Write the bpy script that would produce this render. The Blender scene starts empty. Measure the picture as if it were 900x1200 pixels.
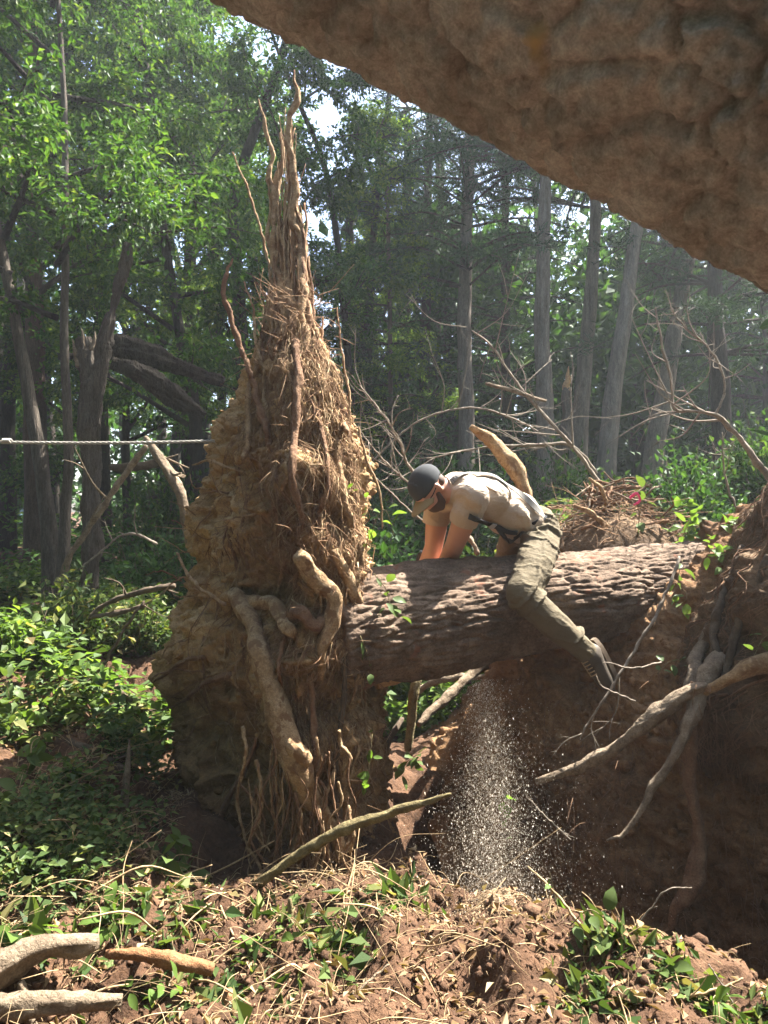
import bpy, bmesh, math, random
import numpy as np
from mathutils import Vector, Matrix
from mathutils.bvhtree import BVHTree

random.seed(7)
rng = np.random.default_rng(11)
scene = bpy.context.scene
col = scene.collection

# ------------------------------------------------------------------ camera
F = 866.7                      # focal length in pixels of the 900 x 1200 photograph
EYE = 1.6
cam_data = bpy.data.cameras.new('camera')
cam_data.lens = 26.0
cam_data.sensor_width = 36.0
cam_data.clip_start = 0.05
cam_data.clip_end = 400.0
cam_data.dof.use_dof = True
cam_data.dof.focus_distance = 4.2
cam_data.dof.aperture_fstop = 13.0
cam = bpy.data.objects.new('camera', cam_data)
cam.location = (0, 0, EYE)
cam.rotation_euler = (math.radians(90), 0, 0)
col.objects.link(cam)
scene.camera = cam

# ------------------------------------------------------------------ light
SUN_AZ = math.radians(56)      # to the right of the view direction (+Y)
SUN_EL = math.radians(57)
world = bpy.data.worlds.new('World')
scene.world = world
world.use_nodes = True
wn = world.node_tree.nodes
wl = world.node_tree.links
sky = wn.new('ShaderNodeTexSky')
sky.sky_type = 'NISHITA'
sky.sun_disc = False
sky.sun_elevation = SUN_EL
sky.sun_rotation = SUN_AZ
sky.air_density = 1.0
sky.dust_density = 2.5
sky.ozone_density = 1.0
bg = wn['Background']
bg.inputs['Strength'].default_value = 0.07
wl.new(sky.outputs['Color'], bg.inputs['Color'])

sun_dir = Vector((math.sin(SUN_AZ) * math.cos(SUN_EL), math.cos(SUN_AZ) * math.cos(SUN_EL), math.sin(SUN_EL)))
sd = bpy.data.lights.new('sun', 'SUN')
sd.energy = 5.0
sd.angle = math.radians(0.53)
sd.color = (1.0, 0.965, 0.91)
sun = bpy.data.objects.new('sun', sd)
sun.rotation_euler = sun_dir.to_track_quat('Z', 'Y').to_euler()
sun.location = (6, 10, 20)
col.objects.link(sun)

scene.view_settings.view_transform = 'Standard'
scene.view_settings.look = 'None'
scene.view_settings.exposure = 3.0
scene.view_settings.gamma = 1.0
scene.view_settings.use_curve_mapping = False
scene.render.engine = 'CYCLES'
scene.cycles.use_denoising = True
scene.cycles.max_bounces = 6
scene.cycles.diffuse_bounces = 3
scene.cycles.glossy_bounces = 2
scene.cycles.transmission_bounces = 4
scene.cycles.transparent_max_bounces = 8
scene.cycles.volume_bounces = 0
scene.cycles.sample_clamp_indirect = 6.0

# ------------------------------------------------------------------ maths
def P(px, py, Y):
    return np.array([(px - 450.0) / F * Y, Y, EYE - (py - 600.0) / F * Y])

def _h(ix, iy, iz, seed):
    a = (ix.astype(np.int64) * 374761393 + iy.astype(np.int64) * 668265263 + iz.astype(np.int64) * 2147483647 + seed * 974634777) & 0xFFFFFFFF
    a = ((a ^ (a >> 13)) * 1274126177) & 0xFFFFFFFF
    a = ((a ^ (a >> 16)) * 2246822519) & 0xFFFFFFFF
    a = a ^ (a >> 15)
    return (a & 0xFFFFFF) / float(0xFFFFFF)

def vnoise(p, seed=0):
    p = np.asarray(p, float)
    i = np.floor(p).astype(np.int64); f = p - i
    f = f * f * f * (f * (f * 6 - 15) + 10)
    x, y, z = i[..., 0], i[..., 1], i[..., 2]
    r = 0
    for dx in (0, 1):
        wx = f[..., 0] if dx else 1 - f[..., 0]
        for dy in (0, 1):
            wy = f[..., 1] if dy else 1 - f[..., 1]
            for dz in (0, 1):
                wz = f[..., 2] if dz else 1 - f[..., 2]
                r = r + wx * wy * wz * _h(x + dx, y + dy, z + dz, seed)
    return r * 2 - 1

def fbm(p, octv=4, seed=0, gain=0.5, lac=2.1):
    p = np.asarray(p, float); a = 1.0; r = 0; t = 0
    for k in range(octv):
        r = r + a * vnoise(p, seed + k * 17); t += a; a *= gain; p = p * lac + 3.7
    return r / t

def worley(u, v, nu, seed=0):
    """F1, F2 and a cell value on a grid periodic in u with nu cells."""
    iu = np.floor(u).astype(np.int64); iv = np.floor(v).astype(np.int64)
    f1 = np.full(u.shape, 9.0); f2 = np.full(u.shape, 9.0); cid = np.zeros(u.shape)
    for du in (-1, 0, 1):
        for dv in (-1, 0, 1):
            cu = iu + du; cv = iv + dv; cw = np.mod(cu, nu)
            ju = _h(cw, cv, cw * 0, seed); jv = _h(cw, cv, cw * 0 + 1, seed); c = _h(cw, cv, cw * 0 + 2, seed)
            d = np.sqrt((cu + ju - u) ** 2 + (cv + jv - v) ** 2)
            n1 = d < f1
            f2 = np.where(n1, f1, np.minimum(f2, d)); cid = np.where(n1, c, cid); f1 = np.where(n1, d, f1)
    return f1, f2, cid

def sstep(a, b, x):
    t = np.clip((x - a) / (b - a), 0, 1)
    return t * t * (3 - 2 * t)

def catmull(pts, per=6):
    pts = np.asarray(pts, float)
    if len(pts) < 3 or per <= 1:
        if per > 1 and len(pts) == 2:
            t = np.linspace(0, 1, per + 1)[:, None]
            return pts[0] * (1 - t) + pts[1] * t
        return pts
    e = np.vstack([2 * pts[0] - pts[1], pts, 2 * pts[-1] - pts[-2]])
    out = []
    t = np.linspace(0, 1, per, endpoint=False)[:, None]
    for i in range(1, len(e) - 2):
        p0, p1, p2, p3 = e[i - 1], e[i], e[i + 1], e[i + 2]
        out.append(0.5 * (2 * p1 + (p2 - p0) * t + (2 * p0 - 5 * p1 + 4 * p2 - p3) * t ** 2 + (3 * p1 - p0 - 3 * p2 + p3) * t ** 3))
    out.append(pts[-1][None])
    return np.vstack(out)

def frames(pts):
    pts = np.asarray(pts, float); n = len(pts)
    T = np.gradient(pts, axis=0)
    T /= np.linalg.norm(T, axis=1)[:, None] + 1e-12
    a = np.array([0, 0, 1.0]) if abs(T[0][2]) < 0.85 else np.array([1.0, 0, 0])
    N = np.zeros_like(pts)
    v = a - T[0] * a.dot(T[0]); N[0] = v / np.linalg.norm(v)
    for i in range(1, n):
        v = N[i - 1] - T[i] * N[i - 1].dot(T[i]); N[i] = v / (np.linalg.norm(v) + 1e-12)
    return T, N, np.cross(T, N)

def tube(pts, rad, sides=6, knob=0.0, seed=0):
    """closed tube: vertices, quads, triangles"""
    pts = np.asarray(pts, float); n = len(pts)
    rad = np.interp(np.linspace(0, 1, n), np.linspace(0, 1, len(np.atleast_1d(rad))), np.atleast_1d(rad))
    T, N, B = frames(pts)
    a = np.linspace(0, 2 * math.pi, sides, endpoint=False)
    ring = np.cos(a)[None, :, None] * N[:, None, :] + np.sin(a)[None, :, None] * B[:, None, :]
    r = np.repeat(rad[:, None], sides, 1)
    if knob:
        q = pts[:, None, :] + ring * rad[:, None, None]
        r = r * (1 + knob * fbm(q / (rad.mean() * 2.2 + 1e-6), 3, seed))
    V = (pts[:, None, :] + ring * r[..., None]).reshape(-1, 3)
    i = np.arange(n - 1)[:, None] * sides; j = np.arange(sides)[None, :]; k = (j + 1) % sides
    Q = np.stack([i + j, i + k, i + sides + k, i + sides + j], -1).reshape(-1, 4)
    V = np.vstack([V, pts[0], pts[-1]])
    c0, c1 = len(V) - 2, len(V) - 1
    j = np.arange(sides); k = (j + 1) % sides
    T0 = np.stack([np.full(sides, c0), k, j], -1)
    T1 = np.stack([np.full(sides, c1), (n - 1) * sides + j, (n - 1) * sides + k], -1)
    return V, Q, np.vstack([T0, T1])

def gnarly(ctrl, rads, sides=14, seed=0, rough=1.45, wig=1.0):
    """a root or branch: kinked path, uneven girth, ridged skin, tapering round ends"""
    c = catmull(ctrl, 10); seg = np.concatenate([[0], np.cumsum(np.linalg.norm(np.diff(c, axis=0), axis=1))]); Lt = seg[-1]
    rads = np.atleast_1d(np.asarray(rads, float)); rm = max(0.0015, rads.mean())
    n = int(min(110 if rm > .012 else (70 if rm > .006 else 34), max(10, Lt / (rm * 0.7)))); sides = sides if rm > .006 else min(sides, 6 if rm > .003 else 5); sN = np.linspace(0, Lt, n)
    p = np.stack([np.interp(sN, seg, c[:, k]) for k in range(3)], -1)
    r = np.interp(sN / Lt, np.linspace(0, 1, len(rads)), rads)
    q = np.stack([sN / (rm * 7), 0 * sN + seed * 1.7, 0 * sN], -1)
    env = np.minimum(1, np.minimum(sN, Lt - sN) / (rm * 3))[:, None]
    p = p + wig * env * rm * (0.85 * np.stack([fbm(q, 2, seed + k) for k in (1, 2, 3)], -1) + 0.35 * np.stack([fbm(q * 3.1, 2, seed + k) for k in (4, 5, 6)], -1))
    r = r * (1 + 0.30 * fbm(q * 1.6, 2, seed + 9)) * np.interp(sN, [0, rm * 0.5, rm * 1.2, Lt - rm * 1.2, Lt - rm * 0.5, Lt], [0.8, 0.94, 1, 1, 0.94, 0.8])
    T, N, B = frames(p); a = np.linspace(0, 2 * math.pi, sides, endpoint=False)
    A, S_ = np.meshgrid(a + 0.0, sN); tw = A + S_ / (rm * 18)
    ring = np.cos(A)[..., None] * N[:, None] + np.sin(A)[..., None] * B[:, None]
    w = np.stack([np.cos(tw) * 1.6, np.sin(tw) * 1.6, S_ / (rm * 9)], -1)
    h = 0.16 * fbm(w, 2, seed + 11) + 0.14 * (0.5 - np.abs(fbm(w * np.array([2.3, 2.3, 1.2]), 2, seed + 12)) * 2) + 0.09 * fbm(np.stack([np.cos(A) * 2, np.sin(A) * 2, S_ / (rm * 1.1)], -1), 2, seed + 13)
    V = (p[:, None] + ring * (r[:, None] * (1 + rough * h))[..., None]).reshape(-1, 3)
    i = np.arange(n - 1)[:, None] * sides; j = np.arange(sides)[None]; k = (j + 1) % sides
    Q = np.stack([i + j, i + k, i + sides + k, i + sides + j], -1).reshape(-1, 4)
    V = np.vstack([V, p[0], p[-1]]); c0, c1 = len(V) - 2, len(V) - 1; j = np.arange(sides); k = (j + 1) % sides
    return V, Q, np.vstack([np.stack([np.full(sides, c0), k, j], -1), np.stack([np.full(sides, c1), (n - 1) * sides + j, (n - 1) * sides + k], -1)])

class Buf:
    def __init__(self): self.V = []; self.Q = []; self.T = []; self.n = 0
    def add(self, V, Q=None, T=None):
        if Q is not None and len(Q): self.Q.append(np.asarray(Q) + self.n)
        if T is not None and len(T): self.T.append(np.asarray(T) + self.n)
        self.V.append(np.asarray(V, float)); self.n += len(V)
        return self
    def tube(self, *a, **k): return self.add(*tube(*a, **k))
    def arrays(self):
        return (np.vstack(self.V), np.vstack(self.Q) if self.Q else np.zeros((0, 4), int), np.vstack(self.T) if self.T else np.zeros((0, 3), int))

def mk_mesh(name, V, Q=None, T=None, smooth=True):
    Q = np.zeros((0, 4), int) if Q is None else np.asarray(Q); T = np.zeros((0, 3), int) if T is None else np.asarray(T)
    me = bpy.data.meshes.new(name)
    me.vertices.add(len(V)); me.vertices.foreach_set('co', np.asarray(V, np.float32).ravel())
    loops = np.concatenate([Q.ravel(), T.ravel()]).astype(np.int32)
    starts = np.concatenate([np.arange(len(Q)) * 4, len(Q) * 4 + np.arange(len(T)) * 3]).astype(np.int32)
    me.loops.add(len(loops)); me.loops.foreach_set('vertex_index', loops)
    me.polygons.add(len(starts)); me.polygons.foreach_set('loop_start', starts)
    me.polygons.foreach_set('use_smooth', np.full(len(starts), smooth, bool))
    me.update(calc_edges=True)
    return me

# ------------------------------------------------------------------ objects
def tag(o, label=None, cat=None, group=None, kind=None):
    if label: o['label'] = label
    if cat: o['category'] = cat
    if group: o['group'] = group
    if kind: o['kind'] = kind
    return o

def thing(name, loc, label, cat, group=None):
    o = bpy.data.objects.new(name, None)
    o.empty_display_size = 0.1
    o.location = tuple(float(c) for c in loc); col.objects.link(o)
    return tag(o, label, cat, group)

def wloc(o):
    v = np.zeros(3)
    while o is not None:
        v = v + np.array(o.location); o = o.parent
    return v

def link(name, me, mat, parent=None, loc=None):
    o = bpy.data.objects.new(name, me)
    if mat is not None and len(me.materials) == 0: me.materials.append(mat)
    if parent is not None: o.parent = parent
    if loc is not None: o.location = tuple(float(c) for c in loc)
    col.objects.link(o)
    return o

def part(name, arr, mat, parent=None, smooth=True):
    """a mesh object from world-space arrays; its origin sits at its lowest part"""
    V, Q, T = arr if not isinstance(arr, Buf) else arr.arrays()
    base = np.array([V[:, 0].mean(), V[:, 1].mean(), V[:, 2].min()])
    me = mk_mesh(name, V - base, Q, T, smooth)
    pl = wloc(parent) if parent is not None else np.zeros(3)
    return link(name, me, mat, parent, base - pl)

def bvh_of(V, Q=None, T=None):
    polys = ([] if Q is None else [tuple(int(i) for i in q) for q in Q]) + ([] if T is None else [tuple(int(i) for i in t) for t in T])
    return BVHTree.FromPolygons([tuple(v) for v in V], polys)

CAM = Vector((0, 0, EYE))
def cast(bvh, px, py, default_Y, off=0.0):
    d = Vector(P(px, py, 1.0)) - CAM
    h = bvh.ray_cast(CAM, d.normalized())
    if h[0] is None: return P(px, py, default_Y)
    return np.array(h[0]) + np.array(h[1]) * off

# ------------------------------------------------------------------ materials
class NT:
    def __init__(self, name):
        self.m = bpy.data.materials.new(name); self.m.use_nodes = True
        self.t = self.m.node_tree; self.n = self.t.nodes; self.l = self.t.links
        self.b = self.n['Principled BSDF']; self.out = self.n['Material Output']
    def new(self, ty, **kw):
        x = self.n.new(ty)
        for k, v in kw.items():
            if k in x.inputs: x.inputs[k].default_value = v
            else: setattr(x, k, v)
        return x
    def link(self, a, b): self.l.new(a, b)
    def coord(self, scale=(1, 1, 1), world=False):
        if world: c = self.new('ShaderNodeNewGeometry').outputs['Position']
        else: c = self.new('ShaderNodeTexCoord').outputs['Object']
        mp = self.new('ShaderNodeMapping'); mp.inputs['Scale'].default_value = scale
        self.link(c, mp.inputs['Vector']); return mp.outputs['Vector']
    def noise(self, vec, scale, detail=6, rough=0.6):
        x = self.new('ShaderNodeTexNoise'); x.inputs['Scale'].default_value = scale
        x.inputs['Detail'].default_value = detail; x.inputs['Roughness'].default_value = rough
        self.link(vec, x.inputs['Vector']); return x.outputs['Fac']
    def ramp(self, fac, stops):
        r = self.new('ShaderNodeValToRGB'); e = r.color_ramp.elements
        while len(e) < len(stops): e.new(0.5)
        for el, (p, c) in zip(e, stops): el.position = p; el.color = (*c, 1)
        self.link(fac, r.inputs['Fac']); return r.outputs['Color']
    def mix(self, fac, a, b, mode='MIX'):
        x = self.new('ShaderNodeMix'); x.data_type = 'RGBA'; x.blend_type = mode
        for s, v in ((x.inputs[0], fac), (x.inputs[6], a), (x.inputs[7], b)):
            if isinstance(v, (int, float)): s.default_value = v
            elif isinstance(v, tuple): s.default_value = (*v, 1)
            else: self.link(v, s)
        return x.outputs[2]
    def bump(self, h, strength, dist):
        x = self.new('ShaderNodeBump'); x.inputs['Strength'].default_value = strength; x.inputs['Distance'].default_value = dist
        self.link(h, x.inputs['Height']); self.link(x.outputs['Normal'], self.b.inputs['Normal']); return x

def earthy(name, stops, s1=3.0, s2=40.0, rough=0.95, bump=0.6, dist=0.01, stretch=(1, 1, 1), speck=None, world=True, spec=0.15, low=None):
    m = NT(name)
    v = m.coord(stretch, world)
    c = m.ramp(m.noise(v, s1, 8, 0.65), stops)
    fine = m.noise(v, s2, 6, 0.7)
    c = m.mix(0.8, c, m.ramp(fine, [(0.28, (0.38, 0.36, 0.34)), (0.7, (1.08, 1.06, 1.04))]), 'MULTIPLY')
    c = m.mix(0.6, c, m.ramp(m.noise(v, s2 * 4.3, 4, 0.7), [(0.3, (0.45, 0.43, 0.4)), (0.66, (1.12, 1.1, 1.08))]), 'MULTIPLY')
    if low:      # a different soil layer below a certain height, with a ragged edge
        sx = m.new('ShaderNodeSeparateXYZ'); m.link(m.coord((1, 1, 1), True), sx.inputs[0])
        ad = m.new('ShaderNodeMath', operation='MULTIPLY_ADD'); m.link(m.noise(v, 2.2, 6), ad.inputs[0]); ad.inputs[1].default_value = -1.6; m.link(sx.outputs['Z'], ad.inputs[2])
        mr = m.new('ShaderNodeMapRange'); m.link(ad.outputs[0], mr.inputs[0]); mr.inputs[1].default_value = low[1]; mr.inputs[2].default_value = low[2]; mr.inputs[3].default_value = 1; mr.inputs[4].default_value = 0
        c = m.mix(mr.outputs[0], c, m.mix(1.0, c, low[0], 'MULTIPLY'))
    if speck:
        c = m.mix(m.ramp(m.noise(v, speck[1], 3), [(speck[2], (0, 0, 0)), (speck[2] + 0.05, (1, 1, 1))]), c, speck[0])
    m.link(c, m.b.inputs['Base Color'])
    m.b.inputs['Roughness'].default_value = rough
    m.b.inputs['Specular IOR Level'].default_value = spec
    hs = m.new('ShaderNodeMath', operation='MULTIPLY_ADD'); m.link(m.noise(v, s2 * 0.32, 5, 0.6), hs.inputs[0]); hs.inputs[1].default_value = 2.2; m.link(fine, hs.inputs[2])
    m.bump(hs.outputs[0], bump, dist)
    return m.m

def leafy(name, stops, trans=0.42, rough=0.55, tcol=1.2, spec=0.14):
    m = NT(name)
    g = m.new('ShaderNodeNewGeometry')
    c = m.ramp(g.outputs['Random Per Island'], stops)
    v = m.coord((1, 1, 1), True)
    c = m.mix(0.55, c, m.ramp(m.noise(v, 0.9, 3), [(0.3, (0.55, 0.6, 0.5)), (0.7, (1, 1, 1))]), 'MULTIPLY')
    m.link(c, m.b.inputs['Base Color']); m.b.inputs['Roughness'].default_value = rough
    m.b.inputs['Specular IOR Level'].default_value = spec
    tr = m.new('ShaderNodeBsdfTranslucent')
    m.link(m.mix(1.0, c, (tcol, tcol * 1.05, tcol * 0.45), 'MULTIPLY'), tr.inputs['Color'])
    mx = m.new('ShaderNodeMixShader'); mx.inputs[0].default_value = trans
    m.link(m.b.outputs[0], mx.inputs[1]); m.link(tr.outputs[0], mx.inputs[2]); m.link(mx.outputs[0], m.out.inputs['Surface'])
    return m.m

def cloth(name, c1, c2, rough=0.9, scale=350, world=False, crease=0.0):
    m = NT(name); v = m.coord((1, 1, 1), world)
    w = m.noise(v, scale, 2)
    c = m.mix(m.noise(v, 9, 5), c1, c2)
    c = m.mix(0.35, c, m.ramp(w, [(0.3, (0.6, 0.6, 0.6)), (0.7, (1, 1, 1))]), 'MULTIPLY')
    m.link(c, m.b.inputs['Base Color']); m.b.inputs['Roughness'].default_value = rough
    m.b.inputs['Specular IOR Level'].default_value = 0.2
    if crease:      # small sharp creases on top of the modelled folds
        n2 = m.noise(m.coord((1.0, 1.0, 1.9), world), 17, 4, 0.55)
        a = m.new('ShaderNodeMath', operation='SUBTRACT'); m.link(n2, a.inputs[0]); a.inputs[1].default_value = .5
        b_ = m.new('ShaderNodeMath', operation='ABSOLUTE'); m.link(a.outputs[0], b_.inputs[0])
        c_ = m.new('ShaderNodeMath', operation='POWER'); m.link(b_.outputs[0], c_.inputs[0]); c_.inputs[1].default_value = .6
        d_ = m.new('ShaderNodeMath', operation='MULTIPLY_ADD'); m.link(w, d_.inputs[0]); d_.inputs[1].default_value = .06; m.link(c_.outputs[0], d_.inputs[2])
        m.bump(d_.outputs[0], 0.75, crease)
    else: m.bump(w, 0.3, 0.002)
    return m.m

M = {}
M['ground'] = earthy('ground_soil', [(0.3, (0.045, 0.026, 0.016)), (0.46, (0.088, 0.048, 0.027)), (0.58, (0.125, 0.07, 0.04)), (0.76, (0.20, 0.122, 0.073))], 5.5, 60, bump=0.9, dist=0.012)
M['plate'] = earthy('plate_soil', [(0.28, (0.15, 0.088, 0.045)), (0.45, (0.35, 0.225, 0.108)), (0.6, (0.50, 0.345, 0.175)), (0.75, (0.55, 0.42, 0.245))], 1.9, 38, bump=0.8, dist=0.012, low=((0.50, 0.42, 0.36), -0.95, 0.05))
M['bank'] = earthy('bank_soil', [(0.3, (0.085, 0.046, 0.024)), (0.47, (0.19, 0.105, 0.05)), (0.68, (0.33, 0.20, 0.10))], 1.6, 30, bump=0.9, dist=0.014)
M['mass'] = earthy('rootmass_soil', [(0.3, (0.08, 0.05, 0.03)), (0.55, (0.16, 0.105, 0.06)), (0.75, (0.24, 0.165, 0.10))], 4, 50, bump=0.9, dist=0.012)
M['bark'] = earthy('log_bark', [(0.3, (0.085, 0.058, 0.040)), (0.5, (0.165, 0.118, 0.084)), (0.72, (0.28, 0.21, 0.155))], 7, 70, bump=0.7, dist=0.006, speck=((0.17, 0.08, 0.05), 5, 0.62))
M['bark_big'] = earthy('scaly_bark', [(0.3, (0.22, 0.232, 0.245)), (0.5, (0.39, 0.412, 0.435)), (0.7, (0.53, 0.555, 0.58))], 6, 60, bump=0.8, dist=0.006, speck=((0.36, 0.30, 0.17), 4, 0.64))
M['bark_grey_lit'] = earthy('grey_bark_lit', [(0.3, (0.19, 0.155, 0.125)), (0.5, (0.33, 0.275, 0.225)), (0.7, (0.44, 0.38, 0.32))], 3, 22, bump=1.0, dist=0.03, stretch=(5, 5, 0.9))  # paler copy of the grey bark: sunlit haze put into the trunk colour
M['bark_grey'] = earthy('grey_bark', [(0.3, (0.085, 0.07, 0.055)), (0.5, (0.15, 0.125, 0.10)), (0.7, (0.22, 0.185, 0.15))], 3, 22, bump=1.0, dist=0.03, stretch=(5, 5, 0.9))
M['bark_dark'] = earthy('dark_bark', [(0.3, (0.035, 0.03, 0.024)), (0.6, (0.07, 0.058, 0.045)), (0.8, (0.11, 0.09, 0.07))], 3, 20, bump=1.0, dist=0.03, stretch=(5, 5, 0.9))
M['bark_red'] = earthy('vine_clad_bark', [(0.3, (0.10, 0.06, 0.045)), (0.6, (0.17, 0.11, 0.08))], 5, 24, bump=1.0, dist=0.03, stretch=(4, 4, 1))
M['root'] = earthy('root_tan', [(0.3, (0.21, 0.125, 0.065)), (0.5, (0.37, 0.255, 0.14)), (0.72, (0.50, 0.385, 0.24))], 14, 110, bump=1.0, dist=0.006, speck=((0.17, 0.10, 0.052), 17, 0.53))
M['root_brown'] = earthy('root_brown', [(0.3, (0.13, 0.07, 0.042)), (0.55, (0.23, 0.135, 0.078)), (0.75, (0.33, 0.215, 0.13))], 14, 110, bump=1.0, dist=0.006)
M['fine_root'] = earthy('fine_root', [(0.3, (0.15, 0.08, 0.045)), (0.52, (0.28, 0.17, 0.095)), (0.72, (0.46, 0.33, 0.20))], 9, 80, bump=0.2, dist=0.002)
M['straw'] = earthy('dry_litter', [(0.3, (0.22, 0.14, 0.075)), (0.5, (0.38, 0.27, 0.15)), (0.7, (0.55, 0.44, 0.27))], 14, 80, bump=0.2, dist=0.002)
M['clod'] = earthy('soil_clod', [(0.3, (0.055, 0.03, 0.018)), (0.55, (0.12, 0.068, 0.04)), (0.75, (0.22, 0.135, 0.083))], 8, 70, bump=0.8, dist=0.008)
M['stick'] = earthy('weathered_stick', [(0.3, (0.13, 0.095, 0.065)), (0.55, (0.25, 0.195, 0.135)), (0.75, (0.38, 0.305, 0.225))], 18, 130, bump=1.0, dist=0.006)
M['twig'] = earthy('pale_twig', [(0.3, (0.16, 0.13, 0.10)), (0.6, (0.28, 0.24, 0.19))], 8, 60, bump=0.2, dist=0.002)
M['dark_stick'] = earthy('dark_stick', [(0.3, (0.07, 0.05, 0.035)), (0.6, (0.13, 0.10, 0.07))], 8, 60, bump=0.4, dist=0.003)
M['green_stick'] = earthy('mossy_stick', [(0.3, (0.11, 0.085, 0.045)), (0.55, (0.20, 0.165, 0.08)), (0.75, (0.30, 0.25, 0.14))], 18, 130, bump=1.0, dist=0.006)
M['wood'] = earthy('torn_wood', [(0.3, (0.36, 0.20, 0.09)), (0.6, (0.50, 0.31, 0.15))], 6, 50, bump=0.5, dist=0.004)
M['red_wood'] = earthy('stripped_wood', [(0.3, (0.18, 0.085, 0.04)), (0.55, (0.30, 0.155, 0.075)), (0.75, (0.40, 0.26, 0.15))], 16, 120, bump=1.0, dist=0.006)
M['sawdust'] = earthy('sawdust', [(0.3, (0.70, 0.61, 0.48)), (0.7, (0.84, 0.77, 0.65))], 10, 120, bump=0.6, dist=0.004)
M['leafA'] = leafy('leaf_mid', [(0.0, (0.026, 0.060, 0.016)), (0.5, (0.042, 0.092, 0.02)), (0.85, (0.07, 0.13, 0.026)), (1.0, (0.13, 0.18, 0.035))])
M['leafB'] = leafy('leaf_dark', [(0.0, (0.025, 0.06, 0.018)), (0.6, (0.042, 0.095, 0.025)), (1.0, (0.075, 0.14, 0.03))], trans=0.35)
M['leafC'] = leafy('leaf_bright', [(0.0, (0.06, 0.105, 0.024)), (0.5, (0.092, 0.155, 0.033)), (1.0, (0.17, 0.225, 0.05))], trans=0.5)
M['needle'] = leafy('needle', [(0.0, (0.02, 0.045, 0.022)), (0.6, (0.035, 0.07, 0.03)), (1.0, (0.055, 0.10, 0.04))], trans=0.2, rough=0.55)
M['cover'] = leafy('cover_leaf', [(0.0, (0.036, 0.066, 0.020)), (0.45, (0.066, 0.102, 0.030)), (0.75, (0.105, 0.142, 0.042)), (0.9, (0.17, 0.18, 0.06)), (1.0, (0.25, 0.19, 0.09))], trans=0.4, rough=0.5)
M['dead_leaf'] = leafy('dead_leaf', [(0.0, (0.16, 0.09, 0.045)), (0.6, (0.27, 0.17, 0.09)), (1.0, (0.36, 0.27, 0.17))], trans=0.2, rough=0.8, tcol=1.0)
M['shirt'] = cloth('shirt_cotton', (0.40, 0.315, 0.23), (0.47, 0.375, 0.28), 0.92, 420, crease=.010)
M['trousers'] = cloth('trouser_canvas', (0.085, 0.066, 0.038), (0.135, 0.108, 0.066), 0.88, 300, crease=.008)
M['cap'] = cloth('cap_cloth', (0.028, 0.030, 0.032), (0.055, 0.057, 0.058), 0.9, 300)
M['brim'] = cloth('cap_brim', (0.20, 0.155, 0.08), (0.26, 0.21, 0.12), 0.9, 300)
M['strap'] = cloth('webbing_strap', (0.018, 0.018, 0.02), (0.035, 0.034, 0.034), 0.7, 400)
M['strap_grey'] = cloth('grey_brace', (0.17, 0.16, 0.145), (0.24, 0.225, 0.2), 0.85, 400)
M['boot'] = cloth('boot_leather', (0.055, 0.043, 0.032), (0.095, 0.078, 0.06), 0.55, 120)
M['sole'] = cloth('boot_sole', (0.12, 0.085, 0.055), (0.17, 0.125, 0.085), 0.85, 120)
M['lace'] = cloth('boot_lace', (0.33, 0.22, 0.12), (0.42, 0.3, 0.18), 0.85, 300)
M['hair'] = cloth('hair', (0.06, 0.035, 0.022), (0.10, 0.06, 0.04), 0.7, 500)
M['rope'] = cloth('rope', (0.26, 0.24, 0.20), (0.38, 0.36, 0.31), 0.85, 260)
M['plastic'] = cloth('saw_casing', (0.55, 0.13, 0.02), (0.60, 0.16, 0.03), 0.45, 100)
M['steel'] = cloth('saw_steel', (0.35, 0.35, 0.36), (0.45, 0.45, 0.46), 0.35, 100)
M['pink'] = cloth('pink_tape', (0.75, 0.05, 0.16), (0.85, 0.10, 0.22), 0.5, 60)

def skin_mat():
    m = NT('skin'); v = m.coord((1, 1, 1))
    c = m.mix(m.noise(v, 14, 5), (0.40, 0.19, 0.12), (0.50, 0.255, 0.17))
    m.link(c, m.b.inputs['Base Color']); m.b.inputs['Roughness'].default_value = 0.5
    m.b.inputs['Subsurface Weight'].default_value = 0.15
    m.b.inputs['Subsurface Radius'].default_value = (0.02, 0.008, 0.004)
    m.bump(m.noise(v, 220, 3), 0.15, 0.001)
    return m.m
M['skin'] = skin_mat()
def plain(name, c, rough=0.4, metal=0.0, spec=0.5):
    m = NT(name); v = m.coord((1, 1, 1))
    m.link(m.mix(m.noise(v, 20, 3), c, tuple(x * 0.8 for x in c)), m.b.inputs['Base Color'])
    m.b.inputs['Roughness'].default_value = rough; m.b.inputs['Metallic'].default_value = metal
    m.b.inputs['Specular IOR Level'].default_value = spec
    return m.m
M['lens'] = plain('dark_lens', (0.02, 0.022, 0.025), 0.1)
M['car'] = plain('car_paint', (0.13, 0.22, 0.27), 0.25, 0.3)
M['glass'] = plain('car_glass', (0.04, 0.05, 0.055), 0.05)
M['tyre'] = plain('tyre', (0.02, 0.02, 0.02), 0.9)
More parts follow.
